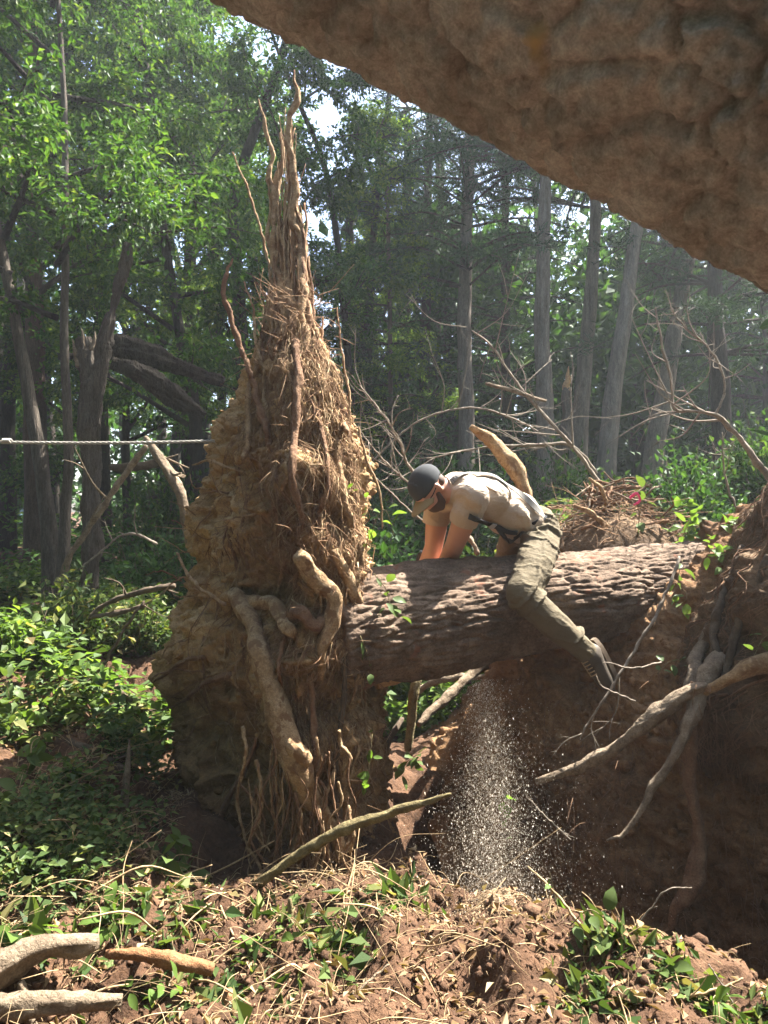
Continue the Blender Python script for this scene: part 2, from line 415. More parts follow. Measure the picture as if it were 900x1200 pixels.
# ================================================================== GROUND
ctrl = []
def g(px, py, Y): ctrl.append(P(px, py, Y))
for x in (-6, -3, -1, 0, 1, 3, 6):
    for y in (-6, -2, 0.3, 1.4): ctrl.append(np.array([x, y, 0.0]))
for a in [(20, 1150, 2.4), (200, 1160, 2.4), (350, 1150, 2.4), (500, 1150, 2.4), (640, 1130, 2.4), (300, 1060, 2.9), (100, 1010, 3.0),
          (20, 960, 3.2), (60, 900, 3.5), (120, 850, 4.0), (30, 790, 4.6), (100, 760, 6.0), (200, 740, 8.0), (180, 965, 3.7), (190, 935, 4.2), (175, 860, 5.0),
          (300, 1035, 3.4), (400, 1040, 3.2), (470, 1005, 3.4), (540, 1075, 2.9), (590, 1085, 2.75), (640, 1078, 2.62), (700, 1075, 2.5), (770, 1125, 2.38), (880, 1195, 2.25),
          (450, 900, 4.7), (500, 905, 4.7), (480, 860, 6.0), (400, 860, 6.0), (540, 800, 6.5), (430, 750, 9.0)]: g(*a)
for x, y, z in [(-6, 3, .5), (-9, 6, .7), (-3.5, 3.5, .5), (-8, 14, .9), (0, 14, .8), (8, 14, 1.35), (-16, 25, 1.2), (0, 28, 1.2), (16, 25, 1.6), (-30, 45, 2), (0, 55, 2), (30, 45, 2.2),
                (4, 9, 1.35), (7, 6, 1.4), (2, 8, 1.2), (1.6, 5.6, 1.15), (2.6, 5.2, 1.3), (4, 4, 1.3), (6, 3, 0.9), (-20, 8, .9), (20, 10, 1.5), (-20, -5, .2), (20, -5, .2), (3.5, 2.2, .2), (6, 1, .2),
                (-1.9, 5.5, .55), (-4, 8, .7), (-2, 10, .7), (1.0, 6.5, .7), (1.2, 9, 0.95)]: ctrl.append(np.array([x, y, z], float))
ctrl = np.array(ctrl)

def pit_mask(x, y):
    """1 inside the hole left by the roots, right of the plate and in front of the log"""
    # front rim, from the plate's foot to the right edge of the picture
    rx = np.array([-0.35, 0.05, 0.25, 0.45, 0.75, 0.95, 1.25, 1.9, 3.0]); ry = np.array([3.9, 3.55, 3.05, 2.85, 2.68, 2.55, 2.4, 2.2, 2.1])
    fr = np.interp(x, rx, ry)
    m = sstep(0.0, 0.45, y - fr)
    m = m * sstep(-0.05, 0.35, x) * (1 - sstep(4.2, 4.7, y)) * (1 - sstep(2.6, 3.4, x))
    return m

def gz(x, y):
    x = np.asarray(x, float); y = np.asarray(y, float)
    sh = x.shape; xf = x.ravel(); yf = y.ravel(); out = np.zeros(len(xf))
    for s in range(0, len(xf), 40000):
        d2 = (xf[s:s + 40000, None] - ctrl[None, :, 0]) ** 2 + (yf[s:s + 40000, None] - ctrl[None, :, 1]) ** 2 + 0.02
        w = 1.0 / d2 ** 1.7
        out[s:s + 40000] = (w * ctrl[None, :, 2]).sum(1) / w.sum(1)
    z = out.reshape(sh)
    return z - pit_mask(x, y) * (z + 0.95)

def grow(a, b, s0, k):
    v = [a]; s = s0
    while (v[-1] < b): v.append(v[-1] + s); s *= k
    return v
xs = np.array(sorted(set([-x for x in grow(2.2, 40, 0.05, 1.16)] + list(np.arange(-2.19, 2.2, 0.0166)) + grow(2.2, 40, 0.05, 1.16))))
ys = np.array(sorted(set(list(-np.array(grow(-1.6, 8, 0.06, 1.2))) + list(np.arange(1.61, 4.4, 0.0166)) + list(np.arange(4.4, 7.5, 0.03)) + grow(7.5, 70, 0.05, 1.14))))
GX, GY = np.meshgrid(xs, ys)
GZ = gz(GX, GY)
near = np.exp(-np.maximum(0, np.hypot(GX, GY - 3.2) - 1.2) / 1.5)
pp = np.stack([GX, GY, GZ * 0 + 0.3], -1)
ww = pp + .05 * np.stack([fbm(pp * 8, 2, 71), fbm(pp * 8, 2, 72), 0 * GX], -1)
rocky = sstep(-.25, .35, fbm(pp * 2.1, 2, 25))
bumpz = fbm(pp * 2.2, 4, 3) * 0.10 + fbm(ww * 7, 4, 5) * 0.085 * near + (.5 - np.abs(fbm(ww * 17, 4, 9)) * 1.6) * 0.035 * near * rocky + fbm(ww * 55, 3, 21) * 0.022 * near
GZ = GZ + bumpz * sstep(0.5, 1.8, GY) 
nx, ny = len(xs), len(ys)
idx = np.arange(nx * ny).reshape(ny, nx)
GQ = np.stack([idx[:-1, :-1], idx[:-1, 1:], idx[1:, 1:], idx[1:, :-1]], -1).reshape(-1, 4)
ground = link('ground', mk_mesh('ground', np.stack([GX, GY, GZ], -1).reshape(-1, 3), GQ), M['ground'])
tag(ground, kind='structure')

def gh(x, y):
    """height of the built ground at a point (bilinear)"""
    x = np.atleast_1d(np.asarray(x, float)); y = np.atleast_1d(np.asarray(y, float))
    i = np.clip(np.searchsorted(xs, x) - 1, 0, nx - 2); j = np.clip(np.searchsorted(ys, y) - 1, 0, ny - 2)
    fx = np.clip((x - xs[i]) / (xs[i + 1] - xs[i]), 0, 1); fy = np.clip((y - ys[j]) / (ys[j + 1] - ys[j]), 0, 1)
    return (GZ[j, i] * (1 - fx) * (1 - fy) + GZ[j, i + 1] * fx * (1 - fy) + GZ[j + 1, i] * (1 - fx) * fy + GZ[j + 1, i + 1] * fx * fy)

# the raw earth wall of the hole under the log, dark side towards us
def strip(ctrl_list, n):
    a = np.array([P(*c) for c in ctrl_list]); return catmull(a, n)
BT = strip([(470, 945, 4.75), (520, 905, 4.75), (560, 838, 4.7), (596, 775, 4.62), (650, 752, 4.5), (720, 742, 4.36), (780, 722, 4.2), (830, 690, 4.05), (880, 650, 3.9), (960, 600, 3.75), (1150, 560, 3.6)], 24)
BM = strip([(500, 965, 4.55), (545, 955, 4.45), (590, 930, 4.3), (640, 900, 4.2), (700, 890, 4.05), (760, 890, 3.9), (815, 885, 3.75), (865, 880, 3.62), (910, 875, 3.5), (990, 870, 3.4), (1180, 860, 3.2)], 24)
BB = strip([(520, 1030, 4.0), (560, 1075, 3.8), (610, 1120, 3.7), (670, 1160, 3.6), (730, 1190, 3.5), (790, 1200, 3.42), (850, 1210, 3.35), (910, 1215, 3.3), (970, 1220, 3.25), (1060, 1230, 3.2), (1250, 1240, 3.1)], 24)
BK = BT + np.array([0.15, 0.9, 0.06])
nu = len(BT); rows = []
for t in np.linspace(0, 1, 36, endpoint=False): rows.append(BK * (1 - t) + BT * t)
for t in np.linspace(0, 1, 170):
    q = np.stack([BT, BM, BB]); 
    w0, w1, w2 = (1 - t) ** 2 * 1.0, 2 * t * (1 - t), t ** 2
    lin = BT * (1 - t) + BB * t
    bez = w0 * BT + w1 * (2 * BM - 0.5 * BT - 0.5 * BB) + w2 * BB
    rows.append(bez * 0.85 + lin * 0.15)
B = np.array(rows)
# finer along the wall
t0 = np.linspace(0, 1, nu); t1 = np.linspace(0, 1, 330)
B = np.stack([np.stack([np.interp(t1, t0, B[r, :, c]) for c in range(3)], -1) for r in range(len(B))])
du = np.gradient(B, axis=1); dv = np.gradient(B, axis=0); bn = np.cross(dv, du); bn /= np.linalg.norm(bn, axis=-1)[..., None] + 1e-9
if bn[100, 160, 1] > 0: bn = -bn
disp = fbm(B * 2.6, 4, 31) * 0.16 + (1 - np.abs(fbm(B * np.array([5, 5, 9]), 4, 33)) * 2) * 0.05 + fbm(B * 22, 3, 35) * 0.025 + np.abs(fbm(B * 60, 2, 37)) * 0.012
edge = np.minimum(1, np.minimum(np.arange(330), 329 - np.arange(330)) / 12.0)[None, :, None]
B = B + bn * disp[..., None] * edge
r_, c_ = B.shape[:2]; idx = np.arange(r_ * c_).reshape(r_, c_)
BQ = np.stack([idx[:-1, :-1], idx[:-1, 1:], idx[1:, 1:], idx[1:, :-1]], -1).reshape(-1, 4)
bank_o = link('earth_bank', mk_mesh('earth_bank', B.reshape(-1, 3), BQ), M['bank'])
tag(bank_o, kind='structure')
bank_bvh = bvh_of(B[:, ::3].reshape(-1, 3), (lambda i: np.stack([i[:-1, :-1], i[:-1, 1:], i[1:, 1:], i[1:, :-1]], -1).reshape(-1, 4))(np.arange(r_ * 110).reshape(r_, 110)))

# ================================================================== UPROOTED TREE
LOG0 = np.array([-0.02, 3.80, 1.005]); LOG1 = np.array([1.90, 4.70, 1.155])
LD = (LOG1 - LOG0) / np.linalg.norm(LOG1 - LOG0)
def log_r(s): return np.interp(s, [-0.8, 0.0, 2.1, 5.0], [0.34, 0.302, 0.264, 0.22])
tree0 = thing('uprooted_tree', P(320, 1035, 3.6), 'uprooted tree with its tall upended root plate and thick bark-covered log', 'tree')

def barked(axis, rad, su, sv, nu_c, lv, depth, seed, wave=0.03, twist=0.0, sharp=.30, plate=.7, warp=1.0, face=None):
    """a trunk whose bark plates are modelled; axis resampled to sv rows, su around"""
    n = len(axis); T, N, Bn = frames(axis)
    s = np.concatenate([[0], np.cumsum(np.linalg.norm(np.diff(axis, axis=0), axis=1))])
    a = np.linspace(0, 2 * math.pi, su, endpoint=False)
    if face is not None:     # finer mesh on the side that is seen from close by
        a0 = math.atan2(face.dot(Bn[n // 2]), face.dot(N[n // 2])); a = a - 0.72 * np.sin(a - a0)
    A, S = np.meshgrid(a, s)
    ring = np.cos(A)[..., None] * N[:, None, :] + np.sin(A)[..., None] * Bn[:, None, :]
    base = axis[:, None, :] + ring * rad[:, None, None]
    wu = fbm(base * 5, 3, seed + 3); wv = fbm(base * 5 + 7, 3, seed + 4)
    u = A / (2 * math.pi) * nu_c + twist * S + wu * 0.55 * warp; v = S / lv + wv * 0.7 * warp
    f1, f2, cid = worley(u, v, nu_c, seed)
    f1b, f2b, cb = worley(u * 2 + 0.3, v * 2.2, nu_c * 2, seed + 5)
    crack = sstep(0.0, sharp, f2 - f1); crack2 = sstep(0.02, 0.3, f2b - f1b)
    h = (crack - 1) * depth + (crack2 - 1) * depth * 0.42 + (cid - 0.5) * depth * plate + (cb - .5) * depth * 0.3
    h = h + fbm(base * 3, 3, seed + 6) * wave + fbm(base * 60, 3, seed + 8) * depth * 0.35
    V = base + ring * h[..., None]
    m = len(s)
    i = np.arange(m - 1)[:, None] * su; j = np.arange(su)[None, :]; k = (j + 1) % su
    Q = np.stack([i + j, i + k, i + su + k, i + su + j], -1).reshape(-1, 4)
    Vf = np.vstack([V.reshape(-1, 3), axis[0], axis[-1]])
    j = np.arange(su); k = (j + 1) % su
    Tt = np.vstack([np.stack([np.full(su, m * su), k, j], -1), np.stack([np.full(su, m * su + 1), (m - 1) * su + j, (m - 1) * su + k], -1)])
    return Vf, Q, Tt

s = np.concatenate([np.arange(-0.3, 2.6, 0.0145), np.arange(2.7, 5.0, 0.03)])
axis = LOG0 + LD * s[:, None] + np.array([0, 0, 1.0]) * (0.012 * np.sin(s * 2.3))[:, None]
logarr = barked(axis, log_r(s), 280, 0, 46, 0.22, 0.0135, 41, wave=0.04, warp=.6)
part('trunk', logarr, M['bark'], tree0)
log_bvh = bvh_of(*logarr)
# torn bark under the log, next to the roots
for k, (a, b, rr) in enumerate([((436, 792), (530, 766), 0.05), ((440, 800), (505, 780), 0.035)]):
    p0 = P(a[0], a[1], 3.72); p1 = P(b[0], b[1], 3.86)
    pts = catmull([p0, p0 * .5 + p1 * .5 + np.array([0, 0, -0.004]), p1], 10)
    V, Q, T = tube(pts, [rr, rr, rr * 0.75, 0.008], 10, 0.25, 5 + k)
    c = V.mean(0); V[:, 2] = np.where(V[:, 2] > 0, V[:, 2], V[:, 2])
    part('torn_wood', (V, Q, T), M['wood'], tree0)

# ---- the root plate: underside of the roots faces left, rim faces us
tab = np.array([  # py, left, corner, right, Yleft, Ycorner, Yright
    [1090, 225, 335, 470, 4.25, 3.20, 3.55],
    [1040, 222, 335, 452, 4.3, 3.25, 3.55],
    [990, 212, 338, 445, 4.35, 3.30, 3.58],
    [940, 200, 345, 440, 4.4, 3.32, 3.58],
    [880, 192, 345, 438, 4.4, 3.34, 3.58],
    [820, 182, 335, 440, 4.4, 3.36, 3.58],
    [770, 184, 335, 440, 4.4, 3.38, 3.58],
    [720, 200, 345, 438, 4.4, 3.42, 3.60],
    [670, 206, 345, 434, 4.4, 3.44, 3.60],
    [620, 208, 345, 428, 4.4, 3.46, 3.62],
    [570, 226, 342, 416, 4.35, 3.50, 3.66],
    [520, 240, 340, 406, 4.3, 3.55, 3.70],
    [470, 263, 338, 398, 4.25, 3.62, 3.76],
    [430, 286, 336, 386, 4.2, 3.70, 3.82],
    [400, 302, 336, 372, 4.12, 3.78, 3.87],
    [375, 316, 338, 362, 4.05, 3.85, 3.91],
    [350, 330, 339, 350, 3.97, 3.90, 3.94]])
NR, NC = 300, 300
pyv = np.linspace(1090, 350, NR)
tr = tab[::-1]
cols = [np.interp(pyv, tr[:, 0], tr[:, k]) for k in range(1, 7)]
PL = np.zeros((NR, NC, 3))
for r in range(NR):
    l, c, ri, yl, yc, yr = [q[r] for q in cols]; kq = min(1, max(0, (pyv[r] - 380) / 200)); l += 20 * kq; ri -= 20 * kq; c -= 4 * kq
    L = P(l, pyv[r], yl); C = P(c, pyv[r], yc); R = P(ri, pyv[r], yr)
    z = EYE - (pyv[r] - 600) / F * 3.8
    th = 0.02 + 0.58 * min(1, max(0, (pyv[r] - 350) / 230))
    LC = L * 0.5 + C * 0.5 + np.array([-0.03, -0.03, 0]); CR = C * .45 + R * .55 + np.array([0.01, -0.05, 0])
    BR = R + np.array([0.02, th, 0]); BL = L * .68 + BR * .32 + np.array([0, 0.30 * th, 0])
    ring = np.array([L, LC, C, CR, R, BR, BL])[:, :2]
    n = len(ring); ext = np.vstack([ring[-2:], ring, ring[:3]])
    cur = catmull(ext, 24)[24 * 2: 24 * (2 + n)]
    seg = np.concatenate([[0], np.cumsum(np.linalg.norm(np.diff(np.vstack([cur, cur[:1]]), axis=0), axis=1))])
    t = np.linspace(0, seg[-1], NC, endpoint=False)
    cc = np.vstack([cur, cur[:1]])
    PL[r, :, 0] = np.interp(t, seg, cc[:, 0]); PL[r, :, 1] = np.interp(t, seg, cc[:, 1]); PL[r, :, 2] = z
du = np.roll(PL, -1, 1) - np.roll(PL, 1, 1); dv = np.gradient(PL, axis=0)
PN = np.cross(du, dv); PN /= np.linalg.norm(PN, axis=-1)[..., None] + 1e-9
cen = PL.mean(1, keepdims=True)
if ((PL - cen) * PN).sum() < 0: PN = -PN
wobb = PL + 0.06 * np.stack([fbm(PL * 6, 3, 51), fbm(PL * 6, 3, 52), fbm(PL * 6, 3, 53)], -1)
amp = sstep(0, 0.35, (pyv - 350) / 420)[:, None]
ledge = 1 - 2 * np.abs(fbm(wobb * np.array([1.6, 1.6, 4.5]), 4, 61))
clump = 1 - 2 * np.abs(fbm(wobb * 7, 4, 67))
disp = fbm(PL * 2.2, 3, 55) * 0.11 + (ledge - 0.5) * 0.05 + (clump - 0.5) * 0.075 + fbm(wobb * 18, 3, 58) * 0.035 + fbm(PL * 38, 3, 57) * 0.032 + np.abs(fbm(PL * 80, 2, 59)) * 0.012
for (hx, hy, hY, hr, hd) in [(322, 690, 3.55, .13, .20), (300, 930, 3.6, .22, .20), (362, 820, 3.45, .14, .13), (300, 1000, 3.5, .18, .14), (250, 860, 3.9, .16, .10), (372, 930, 3.4, .12, .10), (345, 770, 3.5, .1, .08)]:
    d2 = ((PL - P(hx, hy, hY)) ** 2).sum(-1); disp -= hd * np.exp(-d2 / (2 * hr * hr / 2))
for (hx, hy, hY, hr, hd) in [(225, 600, 4.2, .12, .10), (285, 715, 3.7, .10, .05), (190, 790, 4.3, .14, .06), (250, 760, 3.9, .12, .05)]:
    d2 = ((PL - P(hx, hy, hY)) ** 2).sum(-1); disp += hd * np.exp(-d2 / (2 * hr * hr / 2))
PS = PL + PN * (disp * (0.25 + 0.75 * amp))[..., None]
idx = np.arange(NR * NC).reshape(NR, NC); nxt = np.roll(idx, -1, 1)
PQ = np.stack([idx[:-1], nxt[:-1], nxt[1:], idx[1:]], -1).reshape(-1, 4)
top = np.vstack([PS.reshape(-1, 3), PS[-1].mean(0)])
PT = np.stack([np.full(NC, NR * NC), idx[-1], nxt[-1]], -1)
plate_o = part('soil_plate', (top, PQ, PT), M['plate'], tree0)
plate_bvh = bvh_of(top, PQ, PT)
du = np.roll(PS, -1, 1) - np.roll(PS, 1, 1); dv = np.gradient(PS, axis=0)
SN = np.cross(du, dv); SN /= np.linalg.norm(SN, axis=-1)[..., None] + 1e-9
if (SN * PN).sum() < 0: SN = -SN
# crumbs of earth clinging to the plate
def crumbs(pos, size, seed):
    r = np.random.default_rng(seed); n = len(pos)
    g_ = (1 + 5 ** .5) / 2
    O = np.array([(-1, g_, 0), (1, g_, 0), (-1, -g_, 0), (1, -g_, 0), (0, -1, g_), (0, 1, g_), (0, -1, -g_), (0, 1, -g_), (g_, 0, -1), (g_, 0, 1), (-g_, 0, -1), (-g_, 0, 1)]) / 1.9
    Fc = np.array([(0, 11, 5), (0, 5, 1), (0, 1, 7), (0, 7, 10), (0, 10, 11), (1, 5, 9), (5, 11, 4), (11, 10, 2), (10, 7, 6), (7, 1, 8), (3, 9, 4), (3, 4, 2), (3, 2, 6), (3, 6, 8), (3, 8, 9), (4, 9, 5), (2, 4, 11), (6, 2, 10), (8, 6, 7), (9, 8, 1)])
    V = O[None] * (size[:, None, None] * r.uniform(0.65, 1.2, (n, 12, 1))) * r.uniform(.6, 1.2, (n, 1, 3))
    return (V + pos[:, None, :]).reshape(-1, 3), None, (Fc[None] + 12 * np.arange(n)[:, None, None]).reshape(-1, 3)
r2 = np.random.default_rng(3)
ii = r2.integers(0, NR - 30, 3600); jj = r2.integers(0, NC, 3600)
kk = PS[ii, jj] + SN[ii, jj] * 0.003
keep = (kk[:, 1] < 4.3)
o = part('earth_crumbs', crumbs(kk[keep], r2.gamma(2.0, 0.0042, keep.sum()), 4), M['plate'], tree0); tag(o, kind='stuff')

# ---- named roots, traced over the plate
def px_root(name, pts, rads, mat, parent, bvh=None, Y=3.9, lift=1.05, sides=9, knob=0.30, per=7, seed=0):
    """pts: (px, py[, Y]); rads in photograph pixels; laid on the surface where one is hit"""
    w = []; rr = np.interp(np.linspace(0, 1, len(pts)), np.linspace(0, 1, len(rads)), rads)
    lastY = Y
    for q, rp in zip(pts, rr):
        if len(q) == 3 or bvh is None:
            yy = q[2] if len(q) == 3 else Y
            w.append(P(q[0], q[1], yy)); lastY = yy
        else:
            c = cast(bvh, q[0], q[1], lastY)
            c = c + (np.array(CAM) - c) / np.linalg.norm(np.array(CAM) - c) * (rp / F * 3.8) * lift
            lastY = c[1]; w.append(c)
    w = np.array(w)
    if bvh is not None and len(w) > 3:
        for _ in range(2):
            yo = w[:, 1].copy(); w[1:-1, 1] = np.minimum(yo[1:-1], 0.3 * yo[:-2] + 0.4 * yo[1:-1] + 0.3 * yo[2:])
        for i_, q in enumerate(pts): w[i_] = P(q[0], q[1], w[i_][1])
    return part(name, gnarly(w, rr / F * np.mean(w[:, 1]) * 0.80, max(8, sides + 3), seed, rough=1.8, wig=1.15 if bvh is None else 0.7), mat, parent)

S = [([(345, 82, 4.0), (347, 110, 4.0), (340, 138, 4.0), (338, 165, 4.02), (343, 192, 4.0), (345, 225, 3.98), (341, 252, 3.97), (350, 280, 3.95), (352, 320, 3.92), (356, 360, 3.86), (354, 420, 3.75), (348, 470, 3.62)], [4, 6, 6, 6, 6, 7, 7, 8, 8, 9, 9, 7]),
     ([(303, 116, 4.05), (310, 148, 4.04), (318, 178, 4.02), (316, 205, 4.0), (323, 250, 3.98), (320, 290, 3.95), (328, 330, 3.92), (335, 380, 3.82), (338, 440, 3.66)], [2, 4, 5, 6, 7, 7, 7, 7, 7]),
     ([(328, 155, 4.1), (329, 190, 4.08), (322, 232, 4.05), (331, 280, 4.0), (337, 320, 3.95), (341, 370, 3.85), (346, 425, 3.7)], [5, 6, 6, 6, 6, 7, 6]),
     ([(346, 150, 4.05), (339, 200, 4.04), (345, 242, 4.0), (356, 282, 3.97), (354, 330, 3.92), (360, 380, 3.86), (369, 440, 3.78), (372, 500, 3.7)], [2, 4, 5, 5, 6, 6, 6, 5]),
     ([(272, 178, 4.1), (286, 212, 4.08), (300, 250, 4.05), (313, 300, 4.0), (322, 352, 3.9)], [1.5, 2, 2.2, 2.5, 3]),
     ([(273, 303, 3.8), (262, 340, 3.76), (269, 370, 3.74), (280, 402, 3.72), (290, 430, 3.70), (300, 462, 3.66), (312, 505, 3.60), (318, 560, 3.56)], [3.5, 5, 5, 6, 6, 7, 6, 5]),
     ([(352, 250, 4.02), (358, 300, 3.97), (352, 335, 3.93), (366, 380, 3.86), (376, 440, 3.8), (384, 500, 3.74)], [2, 3, 4, 5, 5, 5]),
     ([(330, 300, 3.98), (326, 340, 3.9), (334, 385, 3.8), (330, 430, 3.7), (326, 480, 3.62)], [4, 5, 5, 5, 4]),
     ([(312, 205, 4.06), (318, 240, 4.03), (313, 275, 4.0), (322, 310, 3.96), (318, 350, 3.9), (326, 400, 3.8)], [1.5, 3, 4, 4, 5, 4]),
     ([(338, 215, 4.06), (333, 250, 4.03), (338, 285, 4.0), (332, 320, 3.95), (340, 360, 3.88), (336, 410, 3.76)], [2, 3, 4, 5, 5, 4]),
     ([(357, 262, 4.03), (350, 300, 3.99), (360, 335, 3.95), (356, 375, 3.88), (366, 420, 3.8), (360, 470, 3.7)], [1.5, 3, 3.5, 4, 5, 4]),
     ([(286, 330, 3.9), (296, 360, 3.86), (300, 400, 3.8), (310, 440, 3.72)], [1.2, 2, 2.5, 3]),
     ([(346, 300, 3.97), (342, 345, 3.9), (350, 390, 3.82), (344, 440, 3.7), (352, 500, 3.62)], [4, 5, 5, 6, 5]),
     ([(362, 300, 4.0), (364, 350, 3.93), (370, 400, 3.87), (386, 450, 3.8), (392, 520, 3.75)], [3, 4, 4, 4, 4])]
for k, (pts, rd) in enumerate(S): px_root('root', pts, [1.0] + [q * .82 for q in rd[1:]], M['root_brown'] if k == 5 else M['root'], tree0, None, sides=6, knob=0.35, seed=70 + k)
big = [([(262, 700), (276, 702), (288, 722), (300, 762), (318, 812), (335, 860), (350, 902), (368, 942), (392, 972)], [8, 15, 15, 16, 15, 17, 17, 14, 8], 'root'),
       ([(345, 742), (322, 712), (300, 706), (280, 706)], [9, 10, 11, 12], 'root'),
       ([(350, 650), (362, 666), (376, 682), (392, 694), (388, 728), (378, 760), (376, 795)], [12, 13, 13, 12, 10, 8, 6], 'root'),
       ([(392, 645), (402, 668), (413, 694), (424, 726)], [7, 8, 9, 8], 'root'),
       ([(352, 550), (340, 558), (330, 572), (329, 592)], [2.5, 3.4, 3.2, 2], 'root'),
       ([(333, 630), (331, 655), (330, 672), (325, 698)], [2, 3, 3.2, 2.2], 'root'),
       ([(362, 790), (367, 840), (369, 890), (362, 930)], [4, 5, 4, 3], 'root_brown'),
       ([(346, 400), (349, 450), (345, 505), (340, 550), (352, 600), (350, 640)], [6, 7, 6, 5, 5, 4], 'root_brown'),
       ([(404, 770), (402, 830), (394, 900), (398, 960), (404, 1010)], [3, 4, 4, 4, 3], 'dark_stick'),
       ([(385, 700), (372, 735), (352, 720), (330, 735)], [8, 9, 8, 5], 'root_brown'),
       ([(335, 860), (345, 880), (356, 892), (350, 905)], [10, 15, 15, 10], 'root'),
       ([(380, 420), (390, 480), (396, 540), (408, 600), (418, 650)], [4, 4, 5, 5, 4], 'root'),
       ([(370, 470), (380, 520), (384, 560), (372, 610), (378, 650)], [3, 4, 4, 4, 3], 'root_brown'),
       ([(240, 770), (215, 775), (195, 790), (178, 800)], [3, 3, 2.5, 1.5], 'root_brown'),
       ([(270, 790), (240, 800), (215, 822), (190, 832)], [4, 3, 2.5, 1.5], 'root_brown'),
       ([(300, 870), (285, 905), (262, 950), (250, 1000), (240, 1035)], [4, 4, 3, 3, 2], 'root_brown'),
       ([(330, 900), (322, 950), (326, 1000), (320, 1040)], [4, 4, 3, 3], 'root_brown'),
       ([(392, 960), (400, 1000), (412, 1040), (430, 1080)], [9, 8, 6, 3], 'root')]
for k, (pts, rd, mt) in enumerate(big): px_root('root', pts, rd, M[mt], tree0, plate_bvh, sides=12, knob=0.30, seed=120 + k)
# thin pale roots standing off the plate
for k, (pts, rd) in enumerate([([(207, 648, 3.9), (222, 676, 3.75), (240, 694, 3.65), (264, 708, 3.55)], [1.5, 2.2, 2.6, 3]),
                 ([(250, 612, 3.8), (290, 604, 3.62), (330, 598, 3.5), (352, 604, 3.46)], [1, 1.4, 1.6, 1.4]),
                 ([(225, 545, 4.1), (245, 540, 3.95), (262, 546, 3.85), (290, 556, 3.75)], [1, 2, 2.2, 1.6]),
                 ([(420, 500, 3.7), (430, 540, 3.68), (445, 575, 3.68), (448, 620, 3.7)], [1.5, 2, 1.6, 1]),
                 ([(395, 360, 3.85), (402, 420, 3.8), (410, 470, 3.75), (404, 520, 3.72)], [1, 1.5, 2, 2])]):
    px_root('root', pts, rd, M['root'], tree0, None, sides=6, knob=0.25, seed=160 + k)

# the twisted bundle that rises from the top of the plate
rS = np.random.default_rng(5)
for k in range(58):
    x0 = rS.normal(340, 22); y0 = rS.uniform(400, 540); y1 = rS.uniform(235, 400); x1 = 337 + (x0 - 340) * .45 + rS.normal(0, 9); Yb = np.interp(y0, [400, 540], [3.80, 3.58]) + rS.uniform(-.03, .05)
    pts = []
    for f in np.linspace(0, 1, 7):
        pts.append((x0 + (x1 - x0) * f + rS.normal(0, 4.5), y0 + (y1 - y0) * f, Yb + (3.98 - Yb) * f ** .7 + rS.normal(0, .02)))
    rp = rS.choice([1.2, 1.8, 2.8, 4.2], p=[.35, .3, .25, .1])
    px_root('root', pts, [rp, rp, rp * .8, rp * .35], M[('root', 'root_brown', 'root_brown', 'fine_root')[k % 4]], tree0, None, sides=5, seed=400 + k)
for k in range(22):
    y1 = rS.uniform(120, 260); x1 = 336 + rS.normal(0, 11); x0 = 338 + rS.normal(0, 14); Yb = rS.uniform(3.86, 4.0)
    pts = [(x0 + (x1 - x0) * f + rS.normal(0, 2.6), 400 + (y1 - 400) * f, Yb + .12 * f) for f in np.linspace(0, 1, 7)]
    rp = rS.choice([1.2, 1.8, 2.6]); px_root('root', pts, [rp, rp, rp * .7, .4], M[('root', 'fine_root')[k % 2]], tree0, None, sides=5, seed=700 + k)
# roots hanging in front of the hollow at the foot, and jutting from the left side
for k in range(46):
    x0 = rS.uniform(285, 415); y0 = rS.uniform(850, 960); y1 = min(1050, y0 + rS.uniform(60, 170)); Yq = rS.uniform(3.18, 3.34)
    pts = [(x0 + (y - y0) * rS.normal(0, .06) + rS.normal(0, 4), y, Yq + rS.normal(0, .015)) for y in np.linspace(y0, y1, 5)]
    rp = rS.choice([.8, 1.2, 1.9, 2.8]); px_root('root', pts, [rp, rp, rp * .4], M[('root', 'root_brown')[k % 2]], tree0, None, sides=4, seed=500 + k)
for k in range(40):
    y0 = rS.uniform(560, 900); xl = np.interp(y0, [560, 640, 760, 900], [228, 206, 186, 198]); x0 = xl + rS.uniform(8, 60)
    p = cast(plate_bvh, x0, y0, 4.0); d = np.array([-rS.uniform(.4, 1.0), -rS.uniform(0, .5), rS.normal(-.15, .4)]); d /= np.linalg.norm(d); L = rS.uniform(.08, .26)
    rp = rS.choice([.0016, .0028, .005]); part('root', gnarly([p, p + d * L * .5 + rS.normal(0, .015, 3), p + d * L + rS.normal(0, .03, 3)], [rp, rp * .8, rp * .3], 6, 560 + k, wig=1.8), M[('root', 'root_brown')[k % 2]], tree0)
# medium roots and the hair of fine roots follow the surface
jC = int(np.argmin(np.abs(PL[150, :, 0] - P(345, 700, 3.43)[0]) + (PL[150, :, 1] > 3.7)))
jR = int(np.argmin(np.linalg.norm(PL[150, :, :2] - P(432, 700, 3.6)[:2], axis=1)))
def walk(r, i, j, steps, di, dj, wob, off0, off1, up=False):
    pts = []
    for t in range(steps):
        a = min(max(i, 2), NR - 2); ia = int(a); jb = int(j) % NC
        f = t / max(1, steps - 1)
        pts.append(PS[ia, jb] + SN[ia, jb] * (off0 * (1 - f) + off1 * f + abs(r.normal(0, 0.006))))
        dj += r.normal(0, wob); dj *= 0.92
        i -= di * r.uniform(0.6, 1.3); j += dj
    return np.array(pts)
r3 = np.random.default_rng(17)
lo, hi = sorted((jC, jR)); span = hi - lo
def pick_j(r):
    return r.uniform(lo - 5, hi + 12) if r.random() < 0.84 else r.uniform(lo - 66, lo)
